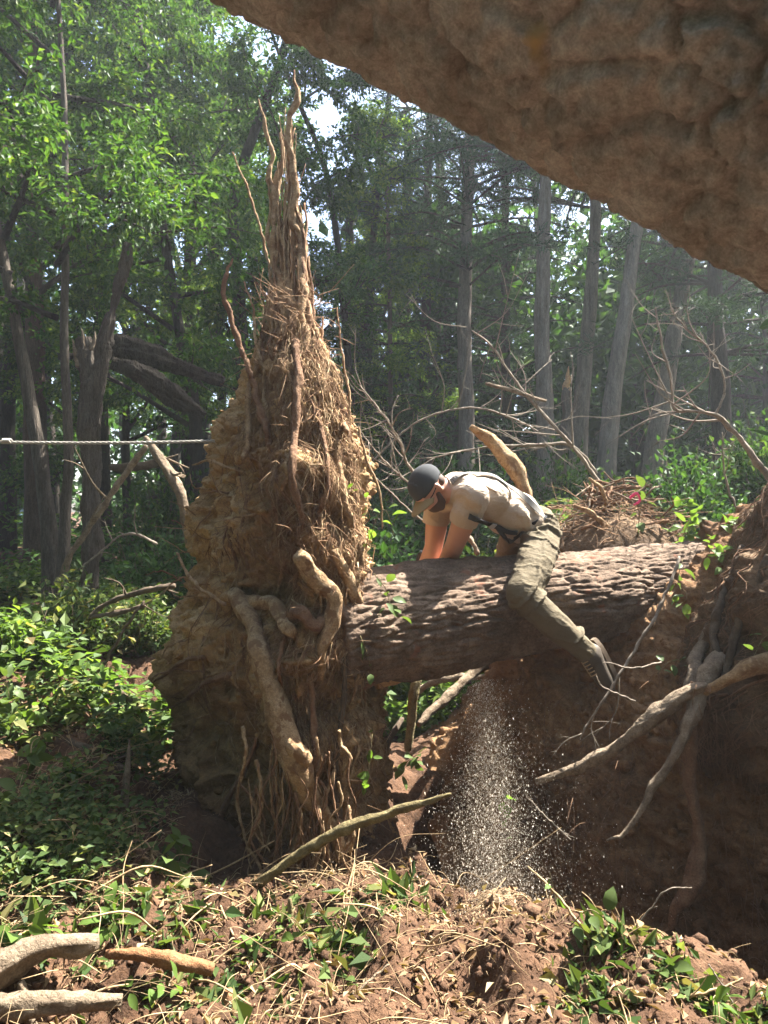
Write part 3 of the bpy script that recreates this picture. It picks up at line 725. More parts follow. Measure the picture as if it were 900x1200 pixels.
for k in range(190):
    i = r3.uniform(60, NR - 10); j = pick_j(r3)
    pts = walk(r3, i, j, int(r3.integers(6, 15)), 6.5, r3.normal(0, 0.5), 0.7, 0.004, 0.012)
    rad = r3.choice([.003, .0045, .007, .011], p=[.3, .35, .25, .1])
    part('root', gnarly(pts[::2], [rad, rad * 0.8, rad * 0.35], 7, k, wig=1.6), M['root' if k % 3 else 'root_brown'], tree0)
fr = Buf()
for k in range(2400):
    i = NR * (1 - r3.random() ** 0.85) if k % 3 else r3.uniform(150, NR); j = pick_j(r3)
    pts = walk(r3, i, j, int(r3.integers(4, 10)), r3.uniform(2.5, 7), r3.normal(0, 1.8), r3.choice([0.8, 2.4]), 0.0, r3.choice([0.008, 0.02, 0.05]))
    rad = r3.choice([0.0012, 0.0018, 0.0026, 0.004], p=[.4, .35, .18, .07])
    fr.tube(catmull(pts, 2), [rad, rad, rad * 0.5], 3)
for k in range(1300):   # stray hairs
    i = int(r3.uniform(40, NR - 4)); j = int(pick_j(r3)) % NC
    p = PS[i, j]; d = SN[i, j] * r3.uniform(0.3, 1.0) + r3.normal(0, 0.7, 3); d /= np.linalg.norm(d)
    L = r3.gamma(2, 0.035); q = r3.normal(0, 0.5, 3)
    pts = [p, p + d * L * .5 + q * L * .12, p + (d + q * 0.4) * L + np.array([0, 0, -0.2 * L])]
    fr.tube(catmull(pts, 3), [0.0018, 0.0014, 0.0007], 3)
for k in range(420):   # straw-like tuft at the base of the spire
    p = P(r3.normal(338, 18), r3.uniform(340, 470), r3.uniform(3.7, 4.0)); d = r3.normal(0, 1, 3); d[2] = abs(d[2]) * .8; d /= np.linalg.norm(d)
    L = r3.uniform(.05, .17); q = r3.normal(0, .4, 3)
    fr.tube(catmull([p, p + d * L * .5 + q * L * .2, p + (d + q * .5) * L], 3), [0.002, 0.0015, 0.0008], 3)
tag(part('fine_roots', fr, M['fine_root'], tree0), kind='stuff')
fr = Buf()
for k in range(620):   # paler strands standing a little off the surface, shaggy
    i = r3.uniform(30, NR - 4); j = r3.uniform(lo - 4, hi + 12) if k % 8 < 7 else r3.uniform(lo - 70, lo)
    o0, o1 = r3.uniform(0, .02), r3.uniform(.015, .07)
    pts = walk(r3, i, j, int(r3.integers(3, 7)), r3.uniform(4, 9), r3.normal(0, 1.2), 1.8, o0, o1)
    rad = r3.choice([0.0013, 0.002, 0.003], p=[.45, .4, .15]); fr.tube(catmull(pts, 2), [rad, rad, rad * .4], 3)
tag(part('loose_roots', fr, M['straw'], tree0), kind='stuff')

# ================================================================== OVERHANGING TRUNK close to the camera
E0 = P(250, -4, 1.42); E1 = P(900, 346, 1.12)
ed = (E1 - E0) / np.linalg.norm(E1 - E0)
nrm = np.cross(ed, np.array([0, 1.0, 0])); nrm /= np.linalg.norm(nrm)
if nrm[2] < 0: nrm = -nrm
RB = 0.33
mid = (E0 + E1) / 2
view = mid - np.array(CAM); view /= np.linalg.norm(view)
up = np.cross(ed, view); up /= np.linalg.norm(up)
if up[2] < 0: up = -up
sb = np.concatenate([np.arange(-7.5, -0.9, 0.05), np.arange(-0.9, 0.9, 0.0078), np.arange(0.9, 2.9, 0.03)])
axb = mid + up * RB * 1.0 + ed * sb[:, None] + up * (0.02 * np.sin(sb * 2.1))[:, None]
axb = axb + up * (-0.03 * np.maximum(0, sb - 0.3) ** 2)[:, None]
bigarr = barked(axb, np.interp(sb, [-7.5, 0, 2.9], [0.16, RB, 0.40]), 200, 0, 28, 0.13, 0.020, 91, wave=0.008, twist=0.4, sharp=.20, plate=.45, face=np.array(CAM) - mid)
lt = thing('overhanging_tree', axb[-1], 'huge blurred scaly-barked trunk leaning across the top right corner', 'tree')
part('trunk', bigarr, M['bark_big'], lt)

# ================================================================== RIGHT ROOT MASS
mass = thing('root_mass', P(880, 880, 3.6), 'dark tangle of torn roots and earth at the right edge', 'root mass')
tabm = np.array([[540, 960, 1010, 1200], [580, 915, 960, 1200], [620, 884, 930, 1200], [660, 862, 905, 1200], [700, 842, 890, 1200], [750, 826, 875, 1200], [800, 806, 858, 1200], [840, 798, 850, 1200], [880, 815, 870, 1200], [910, 850, 900, 1200]], float)
nr, nc = 140, 200; pym = np.linspace(905, 545, nr)
ML = np.zeros((nr, nc, 3))
for r in range(nr):
    l, c, ri = [np.interp(pym[r], tabm[:, 0], tabm[:, k]) for k in (1, 2, 3)]
    z = EYE - (pym[r] - 600) / F * 3.6
    ring = np.array([P(l, pym[r], 3.95), P(c, pym[r], 3.45), P(c + 90, pym[r], 3.25), P(ri, pym[r], 3.2), P(ri, pym[r], 4.2), P(c + 20, pym[r], 4.4)])[:, :2]
    ext = np.vstack([ring[-2:], ring, ring[:3]]); cur = catmull(ext, 24)[48:48 + 24 * 6]
    cc = np.vstack([cur, cur[:1]]); seg = np.concatenate([[0], np.cumsum(np.linalg.norm(np.diff(cc, axis=0), axis=1))]); t = np.linspace(0, seg[-1], nc, endpoint=False)
    ML[r, :, 0] = np.interp(t, seg, cc[:, 0]); ML[r, :, 1] = np.interp(t, seg, cc[:, 1]); ML[r, :, 2] = z
du = np.roll(ML, -1, 1) - np.roll(ML, 1, 1); dv = np.gradient(ML, axis=0); mn = np.cross(du, dv); mn /= np.linalg.norm(mn, axis=-1)[..., None] + 1e-9
if ((ML - ML.mean(1, keepdims=True)) * mn).sum() < 0: mn = -mn
MS = ML + mn * (fbm(ML * 4, 4, 201) * 0.12 + (1 - 2 * np.abs(fbm(ML * np.array([14, 14, 6]), 4, 203))) * 0.06 + fbm(ML * 40, 3, 205) * 0.02)[..., None]
idx = np.arange(nr * nc).reshape(nr, nc); nxt = np.roll(idx, -1, 1)
MQ = np.stack([idx[:-1], nxt[:-1], nxt[1:], idx[1:]], -1).reshape(-1, 4)
mv = np.vstack([MS.reshape(-1, 3), MS[-1].mean(0), MS[0].mean(0)])
MT = np.vstack([np.stack([np.full(nc, nr * nc), idx[-1], nxt[-1]], -1), np.stack([np.full(nc, nr * nc + 1), nxt[0], idx[0]], -1)])
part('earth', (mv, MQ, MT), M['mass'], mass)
mass_bvh = bvh_of(mv, MQ, MT)
mr = [([(960, 752, 3.2), (905, 778, 3.25), (868, 790, 3.28), (838, 802, 3.34), (822, 815, 3.4)], [15, 13, 12, 9, 6], 'root'),
      ([(845, 770, 3.5), (826, 800, 3.42), (812, 838, 3.36), (792, 880, 3.32), (770, 916, 3.3), (745, 956, 3.28), (728, 976, 3.27), (711, 985, 3.26)], [12, 14, 14, 10, 7, 6, 4, 2], 'stick'),
      ([(816, 800, 3.45), (808, 840, 3.42), (806, 880, 3.4), (808, 925, 3.38), (817, 965, 3.36), (822, 1000, 3.34), (810, 1034, 3.32), (795, 1056, 3.31), (785, 1088, 3.3)], [8, 9, 8, 8, 8, 9, 11, 10, 4], 'root_brown'),
      ([(842, 700, 3.8), (826, 750, 3.7), (812, 790, 3.55), (800, 830, 3.5)], [6, 8, 9, 7], 'stick'),
      ([(870, 640, 3.75), (850, 690, 3.65), (838, 740, 3.58), (846, 780, 3.5)], [4, 5, 6, 5], 'dark_stick'),
      ([(900, 650, 3.4), (880, 700, 3.42), (862, 745, 3.45), (850, 800, 3.42)], [4, 6, 6, 4], 'dark_stick'),
      ([(785, 1088, 3.3), (775, 1096, 3.3), (765, 1098, 3.3)], [3, 2, 1], 'root_brown')]
for k, (pts, rd, mt) in enumerate(mr): px_root('root', pts, rd, M[mt], mass, None, sides=11, knob=0.32, seed=230 + k)
fr = Buf()
for k in range(1500):
    i = int(r3.uniform(20, nr - 2)); j = int(r3.uniform(0, nc))
    if MS[i, j, 1] > 4.1: continue
    pts = []; a, b = i, float(j); dj = r3.normal(-0.6, 0.6)
    for t in range(int(r3.integers(4, 10))):
        ia = max(0, int(a)); pts.append(MS[ia, int(b) % nc] + mn[ia, int(b) % nc] * (0.004 + 0.006 * t * r3.random()))
        a -= r3.uniform(2, 5); b += dj + r3.normal(0, .6)
    rad = r3.choice([0.0014, 0.0022, 0.004, 0.007], p=[.45, .35, .15, .05])
    fr.tube(catmull(pts, 2), [rad, rad, rad * .5], 4)
for k in range(120):   # hair hanging below
    p = P(r3.uniform(800, 900), r3.uniform(800, 870), r3.uniform(3.3, 3.6)); L = r3.uniform(.08, .35)
    fr.tube(catmull([p, p + np.array([r3.normal(0, .03), r3.normal(0, .03), -L * .5]), p + np.array([r3.normal(0, .05), r3.normal(0, .05), -L])], 4), [0.0022, 0.0015, 0.0008], 3)
tag(part('fine_roots', fr, M['root_brown'], mass), kind='stuff')
# roots cut off in the earth wall
fr = Buf()
for k in range(620):
    h = cast(bank_bvh, r3.uniform(600, 900), r3.uniform(770, 1150), 3.9)
    d = np.array([r3.normal(0, .5), -r3.uniform(.1, .8), r3.normal(-.5, .5)]); d /= np.linalg.norm(d); L = r3.gamma(2, .06)
    fr.tube(catmull([h, h + d * L * .5, h + d * L + np.array([r3.normal(0, .02), 0, -L * .4])], 4), [0.003, 0.002, 0.001], 3)
tag(part('bank_roots', fr, M['root_brown'], bank_o), kind='stuff')

ib = r3.integers(45, r_ - 4, 2600); jb = r3.integers(20, c_ - 4, 2600)
tag(part('bank_clods', crumbs(B[ib, jb], r3.gamma(1.3, .007, 2600) + .003, 12), M['bank'], bank_o), kind='stuff')
# ================================================================== FOLIAGE
def kites(pos, d, n, L, W, fold=0.18, cup=0.0):
    """one folded leaf blade per position: 4 vertices, 2 triangles"""
    d = d / (np.linalg.norm(d, axis=1)[:, None] + 1e-9)
    sdir = np.cross(d, n); sdir /= np.linalg.norm(sdir, axis=1)[:, None] + 1e-9
    nn = np.cross(sdir, d)
    L = np.asarray(L)[:, None]; W = np.asarray(W)[:, None]
    a = pos; b = pos + d * L * 0.42 + sdir * W * 0.5 + nn * W * fold; c = pos + d * L - nn * L * cup; e = pos + d * L * 0.42 - sdir * W * 0.5 + nn * W * fold
    V = np.stack([a, b, c, e], 1).reshape(-1, 3)
    i = 4 * np.arange(len(pos))
    T = np.concatenate([np.stack([i, i + 2, i + 1], -1), np.stack([i, i + 3, i + 2], -1)])
    return V, T

def broadleaf(seed, H, z0, R, nleaf, size, trunk_r, nl=20, droop=0.15):
    r = np.random.default_rng(seed); br = Buf(); tips = []
    for k in range(nl):
        f = (k + r.random()) / nl
        z = z0 + (H - z0) * f
        prof = R * (0.55 + 0.75 * math.sin(math.pi * min(1, 0.22 + 0.75 * f))) * r.uniform(0.65, 1.15) * (1 - 0.35 * f)
        az = k * 2.4 + r.normal(0, 0.5); el = r.uniform(0.05, 0.75) + 0.35 * f
        dirv = np.array([math.cos(az) * math.cos(el), math.sin(az) * math.cos(el), math.sin(el)])
        p0 = np.array([0, 0, z]); p1 = p0 + dirv * prof * 0.5 + r.normal(0, .1, 3); p2 = p0 + dirv * prof + np.array([0, 0, -droop * prof]) + r.normal(0, .15, 3)
        c = catmull([p0, p1, p2], 5); rr = trunk_r * (0.42 - 0.25 * f)
        br.tube(c, [rr, rr * 0.55, rr * 0.15], 5)
        for q in range(6):
            t = 0.25 + 0.75 * (q + r.random()) / 6; b0 = c[min(len(c) - 1, int(t * (len(c) - 1)))]
            sd_ = dirv * 0.6 + r.normal(0, 0.65, 3); sd_[2] = sd_[2] * 0.5 + 0.1; sd_ /= np.linalg.norm(sd_)
            L = prof * r.uniform(0.28, 0.55); b1 = b0 + sd_ * L * .55 + r.normal(0, .05, 3); b2 = b0 + sd_ * L + np.array([0, 0, -0.2 * L])
            cc = catmull([b0, b1, b2], 4); br.tube(cc, [rr * 0.35, rr * 0.2, rr * 0.06], 4); tips.append((cc, L, sd_))
    per = nleaf // len(tips); pos = []; dd = []
    for cc, L, sd_ in tips:
        m = int(per * r.uniform(0.4, 1.7))
        # small twigs with leaves along them: clumps with gaps between
        ntw = max(3, m // 14)
        for q in range(ntw):
            b = cc[r.integers(1, len(cc))] + r.normal(0, 0.06, 3)
            td = sd_ * 0.5 + r.normal(0, 0.8, 3); td[2] *= 0.5; td /= np.linalg.norm(td); tl = r.uniform(0.15, 0.5)
            u = r.random(14)
            pos.append(b + td * (u * tl)[:, None] + r.normal(0, 0.035, (14, 3)) - np.array([0, 0, 1]) * (u * u * 0.12 * tl)[:, None])
            dd.append(td + r.normal(0, 0.7, (14, 3)))
    pos = np.vstack(pos); dd = np.vstack(dd); dd[:, 2] -= 0.35
    n = r.normal(0, 0.45, (len(pos), 3)); n[:, 2] += 1
    L = r.uniform(0.6, 1.25, len(pos)) * size
    V, T = kites(pos, dd, n, L, L * r.uniform(0.42, 0.62, len(pos)), 0.16, 0.12)
    return mk_mesh('branches', *br.arrays()), mk_mesh('crown', V, None, T, smooth=False)

def conifer(seed, H, z0, R, size=0.13):
    r = np.random.default_rng(seed); br = Buf(); P_, D_ = [], []
    z = z0
    while z < H:
        f = (z - z0) / (H - z0)
        for q in range(5):
            az = r.uniform(0, 6.28); L = R * (1 - 0.75 * f) * r.uniform(0.5, 1.15)
            d = np.array([math.cos(az), math.sin(az), r.uniform(-0.15, 0.25)])
            c = catmull([np.array([0, 0, z]), np.array([0, 0, z]) + d * L * .5 + np.array([0, 0, 0.05]), np.array([0, 0, z]) + d * L + np.array([0, 0, -0.16 * L])], 5)
            br.tube(c, [0.028, 0.016, 0.004], 4)
            m = int(L * 12)
            for s_ in range(m):
                t = r.uniform(0.22, 1.0); b = c[min(len(c) - 1, int(t * (len(c) - 1)))]
                sd_ = np.cross(d, [0, 0, 1]) * r.choice([-1, 1]) + d * r.uniform(0.3, 1.0) + r.normal(0, .25, 3)
                sl = r.uniform(0.10, 0.38) * (1.15 - 0.5 * t)
                u = r.random(9)
                P_.append(b + sd_ * (u * sl)[:, None] + r.normal(0, .02, (9, 3))); D_.append(sd_ * 0.5 + r.normal(0, .75, (9, 3)))
        z += r.uniform(0.26, 0.46)
    pos = np.vstack(P_); dd = np.vstack(D_); dd[:, 2] += 0.05
    n = r.normal(0, 0.6, (len(pos), 3)); n[:, 2] += 1
    L = r.uniform(0.6, 1.3, len(pos)) * size
    V, T = kites(pos, dd, n, L, L * 0.17, 0.1, 0.1)
    return mk_mesh('branches', *br.arrays()), mk_mesh('crown', V, None, T, smooth=False)

TM = {'A': broadleaf(1, 12, 2.2, 2.3, 30000, 0.098, 0.12), 'B': broadleaf(2, 10.5, 1.2, 2.0, 32000, 0.086, 0.10, 24, 0.3), 'C': broadleaf(3, 13, 4.0, 2.6, 28000, 0.112, 0.14),
      'D': conifer(4, 12.5, 1.6, 2.4), 'E': conifer(5, 11, 3.0, 2.5)}
for k in TM:
    TM[k][0].materials.append(M['bark_dark']); TM[k][1].materials.append({'A': M['leafA'], 'B': M['leafC'], 'C': M['leafB'], 'D': M['needle'], 'E': M['needle']}[k])
def trunk_arr(pts, r0, r1, sides=14, seed=0, flare=1.35):
    pts = catmull(pts, 10); n = len(pts); t = np.linspace(0, 1, n)
    rad = r0 + (r1 - r0) * t; rad = rad * (1 + (flare - 1) * np.exp(-t * 14))
    pts = pts + 0.25 * r0 * np.stack([fbm(pts * 0.9, 2, seed + 1), fbm(pts * 0.9, 2, seed + 2), 0 * t], -1)
    return tube(pts, rad, sides, 0.13, seed)

def tree(name, label, pts, rpx, Y, tmpl, bark, leaf=None, scale=1.0, rot=None, group=None, top=12.0, lift=0.0):
    """pts: trunk in photograph pixels from the foot upwards at depth Y; the last stretch is carried on to 'top'"""
    w = [P(a, b, Y) for a, b in pts]
    w[0][2] = float(gh(w[0][0], w[0][1])[0]) - 0.08
    d = (w[-1] - w[-2]); d /= np.linalg.norm(d)
    k = max(0, (top - w[-1][2])) / max(0.3, d[2])
    if k > 0: w += [w[-1] + d * k * 0.5 + np.array([random.uniform(-.2, .2), 0, 0]), w[-1] + d * k]
    r0 = rpx / F * Y
    root = thing(name, w[0], label, 'tree', group)
    part('trunk', trunk_arr(w, r0 * 1.12, r0 * 0.3, 12, int(Y * 10)), M[bark], root)
    if tmpl:
        rot = random.uniform(0, 6.28) if rot is None else rot
        # crown leans with its trunk
        lean = (w[-1] - w[0]) / np.linalg.norm(w[-1] - w[0])
        q = Vector((0, 0, 1)).rotation_difference(Vector(lean)).to_euler()
        for nm, me in (('branches', TM[tmpl][0]), ('crown', TM[tmpl][1])):
            o = link(nm, me, None, root)
            if nm == 'crown' and leaf: o.material_slots[0].link = 'OBJECT'; o.material_slots[0].material = M[leaf]
            o.rotation_mode = 'XYZ'
            mat = q.to_matrix() @ Matrix.Rotation(rot, 3, 'Z')
            o.rotation_euler = mat.to_euler(); o.scale = (scale, scale, scale); o.location = (0, 0, lift)
    return root

# ---- left of the plate
tree('slender_tree', 'slender straight tree left of the picture with long arching side branches', [(70, 690), (76, 600), (80, 540), (76, 400), (77, 300), (75, 150), (72, 60)], 6.0, 7.2, 'B', 'bark_grey', 'leafA', 0.85, 0.4, lift=1.6)
tree('leaning_tree', 'mossy grey tree leaning left over the low leaves at left edge', [(62, 700), (58, 620), (48, 540), (30, 440), (8, 330), (-10, 240)], 9, 7.4, 'A', 'bark_grey', 'leafA', 0.8, 1.0, lift=1.2)
tree('thick_tree', 'thick reddish trunk wrapped in vine at the far left', [(45, 640), (42, 500), (40, 380), (38, 250)], 13, 11.5, 'C', 'bark_red', 'leafA', 0.95, 2.0)
tree('forest_tree', 'dark bent trunk just behind the broken leaning snag', [(238, 640), (228, 480), (212, 400), (195, 300), (180, 180), (172, 80)], 7, 10.5, 'A', 'bark_dark', 'leafA', 0.9, 3.0)
tree('forest_tree', 'tall mid-grey trunk right of the snag, leafy to its top', [(222, 640), (221, 480), (222, 300), (221, 120)], 9, 14, 'C', 'bark_dark', 'leafA', 1.0, 4.0)
tree('crooked_tree', 'dark crooked tree forking just left of the upright roots', [(290, 640), (288, 480), (282, 380), (276, 300), (275, 230), (300, 150), (322, 90)], 9, 10.5, 'A', 'bark_dark', 'leafB', 0.75, 5.0, top=9.5)
tree('forest_tree', 'thin dark trunk rising above the tip of the snag', [(150, 640), (147, 480), (146, 330), (147, 200)], 4.5, 13, 'B', 'bark_dark', 'leafA', 1.0, 0.9)
tree('forest_tree', 'dark trunk glimpsed between the slender tree and the snag', [(122, 640), (118, 420), (112, 300), (100, 180)], 7, 12.5, 'A', 'bark_dark', 'leafC', 0.95, 2.5)
tree('forest_tree', 'far trunk half hidden in leaves at the left picture edge', [(8, 640), (10, 480), (12, 300), (4, 100)], 8, 14, 'B', 'bark_dark', 'leafA', 1.1, 5.5)
tree('forest_tree', 'far leafy tree seen between the forked tree and upright roots', [(262, 640), (258, 420), (252, 200), (250, 60)], 6, 17, 'A', 'bark_dark', 'leafC', 1.1, 1.3)
tree('leaning_sapling', 'thin sapling leaning right above the spire of roots', [(420, 640), (408, 420), (386, 220), (350, 120)], 4.5, 11, 'B', 'bark_dark', 'leafA', 0.45, 0.2, top=9)
# ---- middle and right
tree('bright_tree', 'light green leafy tree between the root spire and the pines', [(432, 640), (430, 480), (434, 330), (440, 220)], 6, 12.5, 'B', 'bark_dark', 'leafC', 0.72, 4.4, top=8)
tree('pine_tree', 'dark pine trunk just right of the root plate', [(412, 640), (411, 480), (410, 330), (408, 200)], 10, 15, 'D', 'bark_dark', None, 0.62, 0.3, top=8)
tree('pine_tree', 'very thin pale pole of a pine above the cap', [(457, 640), (457, 480), (456, 330), (452, 200)], 3.2, 12, 'D', 'bark_grey', None, 0.6, 1.9, top=8)
tree('pine_tree', 'pine with vine leaves climbing its trunk above the bent back', [(546, 640), (546, 500), (545, 330), (550, 160)], 9.5, 12.5, 'D', 'bark_grey_lit', None, 1.0, 2.8, lift=3.2)
tree('pine_tree', 'tall straight grey pine trunk, leftmost of the bright trio', [(640, 640), (638, 500), (636, 350), (638, 210)], 11, 11.5, 'E', 'bark_grey_lit', None, 1.05, 3.7, lift=3.2)
tree('pine_tree', 'grey pine trunk in the middle of the bright trio', [(668, 640), (680, 500), (690, 370), (697, 240)], 10.5, 13, 'E', 'bark_grey_lit', None, 1.05, 4.6, lift=3.2)
tree('pine_tree', 'grey pine trunk leaning right, rightmost of the bright trio', [(704, 640), (710, 540), (724, 420), (746, 270)], 12, 11, 'E', 'bark_grey_lit', None, 1.1, 0.8, lift=3.2)
tree('pine_tree', 'greyish pine leaning right between the trio and the darkest trunk', [(756, 640), (764, 540), (784, 420), (806, 300)], 12, 12.5, 'D', 'bark_grey_lit', None, 1.0, 5.2, lift=3.2)
tree('pine_tree', 'darkest thick pine trunk under the leaning trunk at right', [(848, 640), (846, 540), (843, 420), (838, 330)], 13, 12, 'E', 'bark_dark', None, 1.1, 1.2)
tree('pine_tree', 'far pine behind the bent back, mostly hidden in needles', [(500, 640), (498, 480), (500, 330), (503, 160)], 7, 17, 'D', 'bark_dark', None, 1.2, 3.3)
tree('pine_tree', 'far pine between the vine-clad pine and the bright trio', [(596, 640), (594, 480), (592, 330), (592, 200)], 6, 16, 'D', 'bark_dark', None, 1.15, 5.9)
tree('pine_tree', 'far pine at the right picture edge under the leaning trunk', [(905, 640), (902, 520), (900, 400), (896, 330)], 8, 16, 'D', 'bark_dark', None, 1.1, 2.2)
tree('pine_tree', 'far dark pine behind the bright green leafy tree', [(452, 640), (470, 480), (474, 330), (478, 160)], 8, 19, 'D', 'bark_dark', None, 1.3, 0.1)

# ---- broken snag on the left
sn = thing('broken_snag', P(106, 650, 6.3), 'split broken snag with a dark fallen trunk hanging from it', 'tree')
def pxtube(pts, rads, Y, sides=12, knob=0.3, seed=0, per=7):
    w = catmull([P(q[0], q[1], q[2] if len(q) > 2 else Y) for q in pts], per)
    yy = np.mean(w[:, 1]); return gnarly(w[::3], np.array(rads) / F * yy, sides + 6, seed, rough=1.6, wig=1.0)
for k, (a, b) in enumerate([((92, 430), (84, 392)), ((100, 420), (94, 378)), ((108, 410), (112, 384))]):
    part('splinter', pxtube([(*a, 6.24), ((a[0] + b[0]) / 2, (a[1] + b[1]) / 2, 6.24), (*b, 6.24)], [3.4, 2.4, 0.3], 6.24, 6, 0.3, 20 + k), M['stick'], sn)
def furrowed(pts, rads, seed, cells=11, lv=.8, depth=.022):
    c = catmull([P(*q) for q in pts], 26); rr = np.interp(np.linspace(0, 1, len(c)), np.linspace(0, 1, len(rads)), rads) / F * c[:, 1].mean()
    rr = rr * (1 + .12 * fbm(np.stack([np.arange(len(c)) / 9.0, 0 * rr + seed, 0 * rr], -1), 2, seed))
    return barked(c, rr, 48, 0, cells, lv, depth, seed, wave=.05)
part('trunk', furrowed([(104, 690, 6.3), (106, 600, 6.3), (104, 520, 6.3), (106, 460, 6.3), (101, 415, 6.3), (98, 396, 6.3)], [13, 11, 11, 12, 11, 7], 3), M['bark_grey'], sn)
part('leaning_stem', furrowed([(112, 500, 6.15), (118, 440, 6.1), (124, 395, 6.1), (135, 350, 6.1), (147, 312, 6.1), (151, 285, 6.1)], [9, 9, 8.5, 7.5, 6, 3], 6), M['bark_grey'], sn)
part('fallen_trunk', furrowed([(100, 420, 6.4), (140, 408, 6.5), (180, 418, 6.6), (220, 432, 6.75), (262, 446, 6.9)], [8, 15, 14, 11, 8], 8), M['bark_dark'], sn)
part('fallen_limb', furrowed([(130, 425, 6.3), (165, 438, 6.4), (200, 462, 6.5), (240, 488, 6.6)], [7, 11, 12, 6], 9), M['bark_dark'], sn)
st = thing('broken_stump', P(655, 640, 9.5), 'thin broken pale stump standing before the bright pine trio', 'stump')
part('trunk', pxtube([(652, 640), (655, 560), (659, 500), (664, 455)], [9, 8, 7, 5], 9.5, 12, 0.3, 5), M['bark_grey'], st)
part('splinter', pxtube([(664, 460), (665, 440), (667, 425)], [5, 3, 0.6], 9.5, 6, 0.3, 7), M['wood'], st)

# ---- the wood behind, one mass
r5 = np.random.default_rng(77)
wb = Buf(); pos = []; 
for k in range(420):
    Y = r5.uniform(18, 34); x = r5.uniform(-0.75, 0.75) * Y; z = r5.gamma(2.0, 2.0)
    if z > 13: continue
    if -.14 < x / Y < -.02 and z > 3.2: continue
    m = 135; s_ = r5.uniform(0.8, 1.8)
    q = r5.normal(0, 1, (m, 3)); q /= np.linalg.norm(q, axis=1)[:, None]; q *= (r5.random((m, 1)) ** 0.4) * s_ * np.array([1.2, 1.0, 0.75])
    pos.append(np.array([x, Y, 1.0 + z]) + q)
for k in range(170):   # thicker on the right, behind the pines
    Y = r5.uniform(15.5, 24); x = r5.uniform(0.0, 0.62) * Y; z = r5.uniform(-.3, 8.5); m = 135; s_ = r5.uniform(.8, 1.7)
    q = r5.normal(0, 1, (m, 3)); q /= np.linalg.norm(q, axis=1)[:, None]; q *= (r5.random((m, 1)) ** 0.4) * s_ * np.array([1.2, 1.0, 0.7])
    pos.append(np.array([x, Y, 1.2 + z]) + q)
for k in range(260):   # the wood goes on behind the camera and to both sides
    a = r5.uniform(0.62, 2 * math.pi - 0.62); a = a if k % 5 else r5.uniform(2.2, 4.0); d = r5.uniform(6.5, 17); x = math.sin(a) * d; Y = 3 + math.cos(a) * d; z = r5.uniform(0.2, 8)
    if math.sin(a) > 0 and math.cos(a) > -.1 and z > 4 + .5 * d: continue
    m = 110; s_ = r5.uniform(1.0, 2.2)
    q = r5.normal(0, 1, (m, 3)); q /= np.linalg.norm(q, axis=1)[:, None]; q *= (r5.random((m, 1)) ** 0.4) * s_
    if abs(x) / max(.1, Y) < .8 and Y > 0: continue
    pos.append(np.array([x, Y, .3 + z]) + q)
pos = np.vstack(pos); n = r5.normal(0, .6, (len(pos), 3)); n[:, 2] += 1; L = r5.uniform(.21, .45, len(pos)); bk_ = (pos[:, 1] < 14); L = np.where(bk_, L * 1.7, L)
V, T = kites(pos, r5.normal(0, 1, (len(pos), 3)), n, L, L * .6)
tag(part('far_woodland', (V, None, T), M['leafB'], smooth=False), 'mass of far leaves closing the view behind the trees', 'woodland', kind='stuff')
tb = Buf()
for k in range(60):
    Y = r5.uniform(18, 32); x = r5.uniform(-.7, .7) * Y; z = float(gh(x, Y)[0])
    tb.tube(catmull([(x, Y, z - .2), (x + r5.normal(0, .3), Y, z + 5), (x + r5.normal(0, .6), Y, z + 12)], 4), [r5.uniform(.1, .25), .12, .05], 7)
tag(part('far_trunks', tb, M['bark_dark']), 'many thin dark trunks deep in the far woodland', 'woodland', kind='stuff')

# ---- low cover of leaves
r6 = np.random.default_rng(99)
def cover(n, fn, hmin, hmax, size, mat, label, name, per=7):
    c = fn(n); x, y = c[:, 0], c[:, 1]; z = gh(x, y)
    h = r6.uniform(hmin, hmax, len(x)) * (0.6 + 0.8 * np.clip(fbm(np.stack([x, y, 0 * x], -1) * 0.9, 2, 8) + .3, 0, 1))
    pos = np.repeat(np.stack([x, y, z + h], -1), per, 0) + r6.normal(0, 1, (len(x) * per, 3)) * np.array([.06, .06, .035])
    d = r6.normal(0, 1, pos.shape); d[:, 2] = d[:, 2] * .3 - .15; nn = r6.normal(0, .35, pos.shape); nn[:, 2] += 1
    L = r6.uniform(.6, 1.35, len(pos)) * size
    V, T = kites(pos, d, nn, L, L * r6.uniform(.55, .8, len(L)), .14, .12)
    b = Buf(); b.add(V, None, T)
    o = part(name, b, M[mat], smooth=False); return tag(o, label, 'ground cover', kind='stuff')
def uni(x0, x1, y0, y1, keepf=None):
    def f(n):
        x = r6.uniform(x0, x1, n); y = r6.uniform(y0, y1, n) 
        k = np.ones(n, bool) if keepf is None else keepf(x, y)
        return np.stack([x[k], y[k]], -1)
    return f
not_plate = lambda x, y: (fbm(np.stack([x, y, 0 * x], -1) * 1.5, 3, 29) > -.12) & ~((x > -1.15 - .1 * (y > 4)) & (x < .2) & (y < 5.0)) & (pit_mask(x, y) < .05)
cover(5400, uni(-7, -0.9, 3.9, 11, not_plate), .04, .35, .085, 'cover', 'low green weeds covering the ground left of the root plate', 'ground_cover')
cover(1800, uni(-5, -0.95, 4.2, 9, not_plate), .10, .42, .08, 'leafC', 'brighter yellow-green weeds standing among the low weeds at left', 'ground_cover')
cover(3600, uni(-1.2, 2.0, 5.6, 11), .05, .5, .09, 'leafC', 'bushy green weeds seen through the gap below the log', 'ground_cover')
cover(3000, uni(0.6, 9, 6.0, 15), .05, .45, .10, 'leafB', 'dark low plants covering the ground behind the log at right', 'ground_cover')
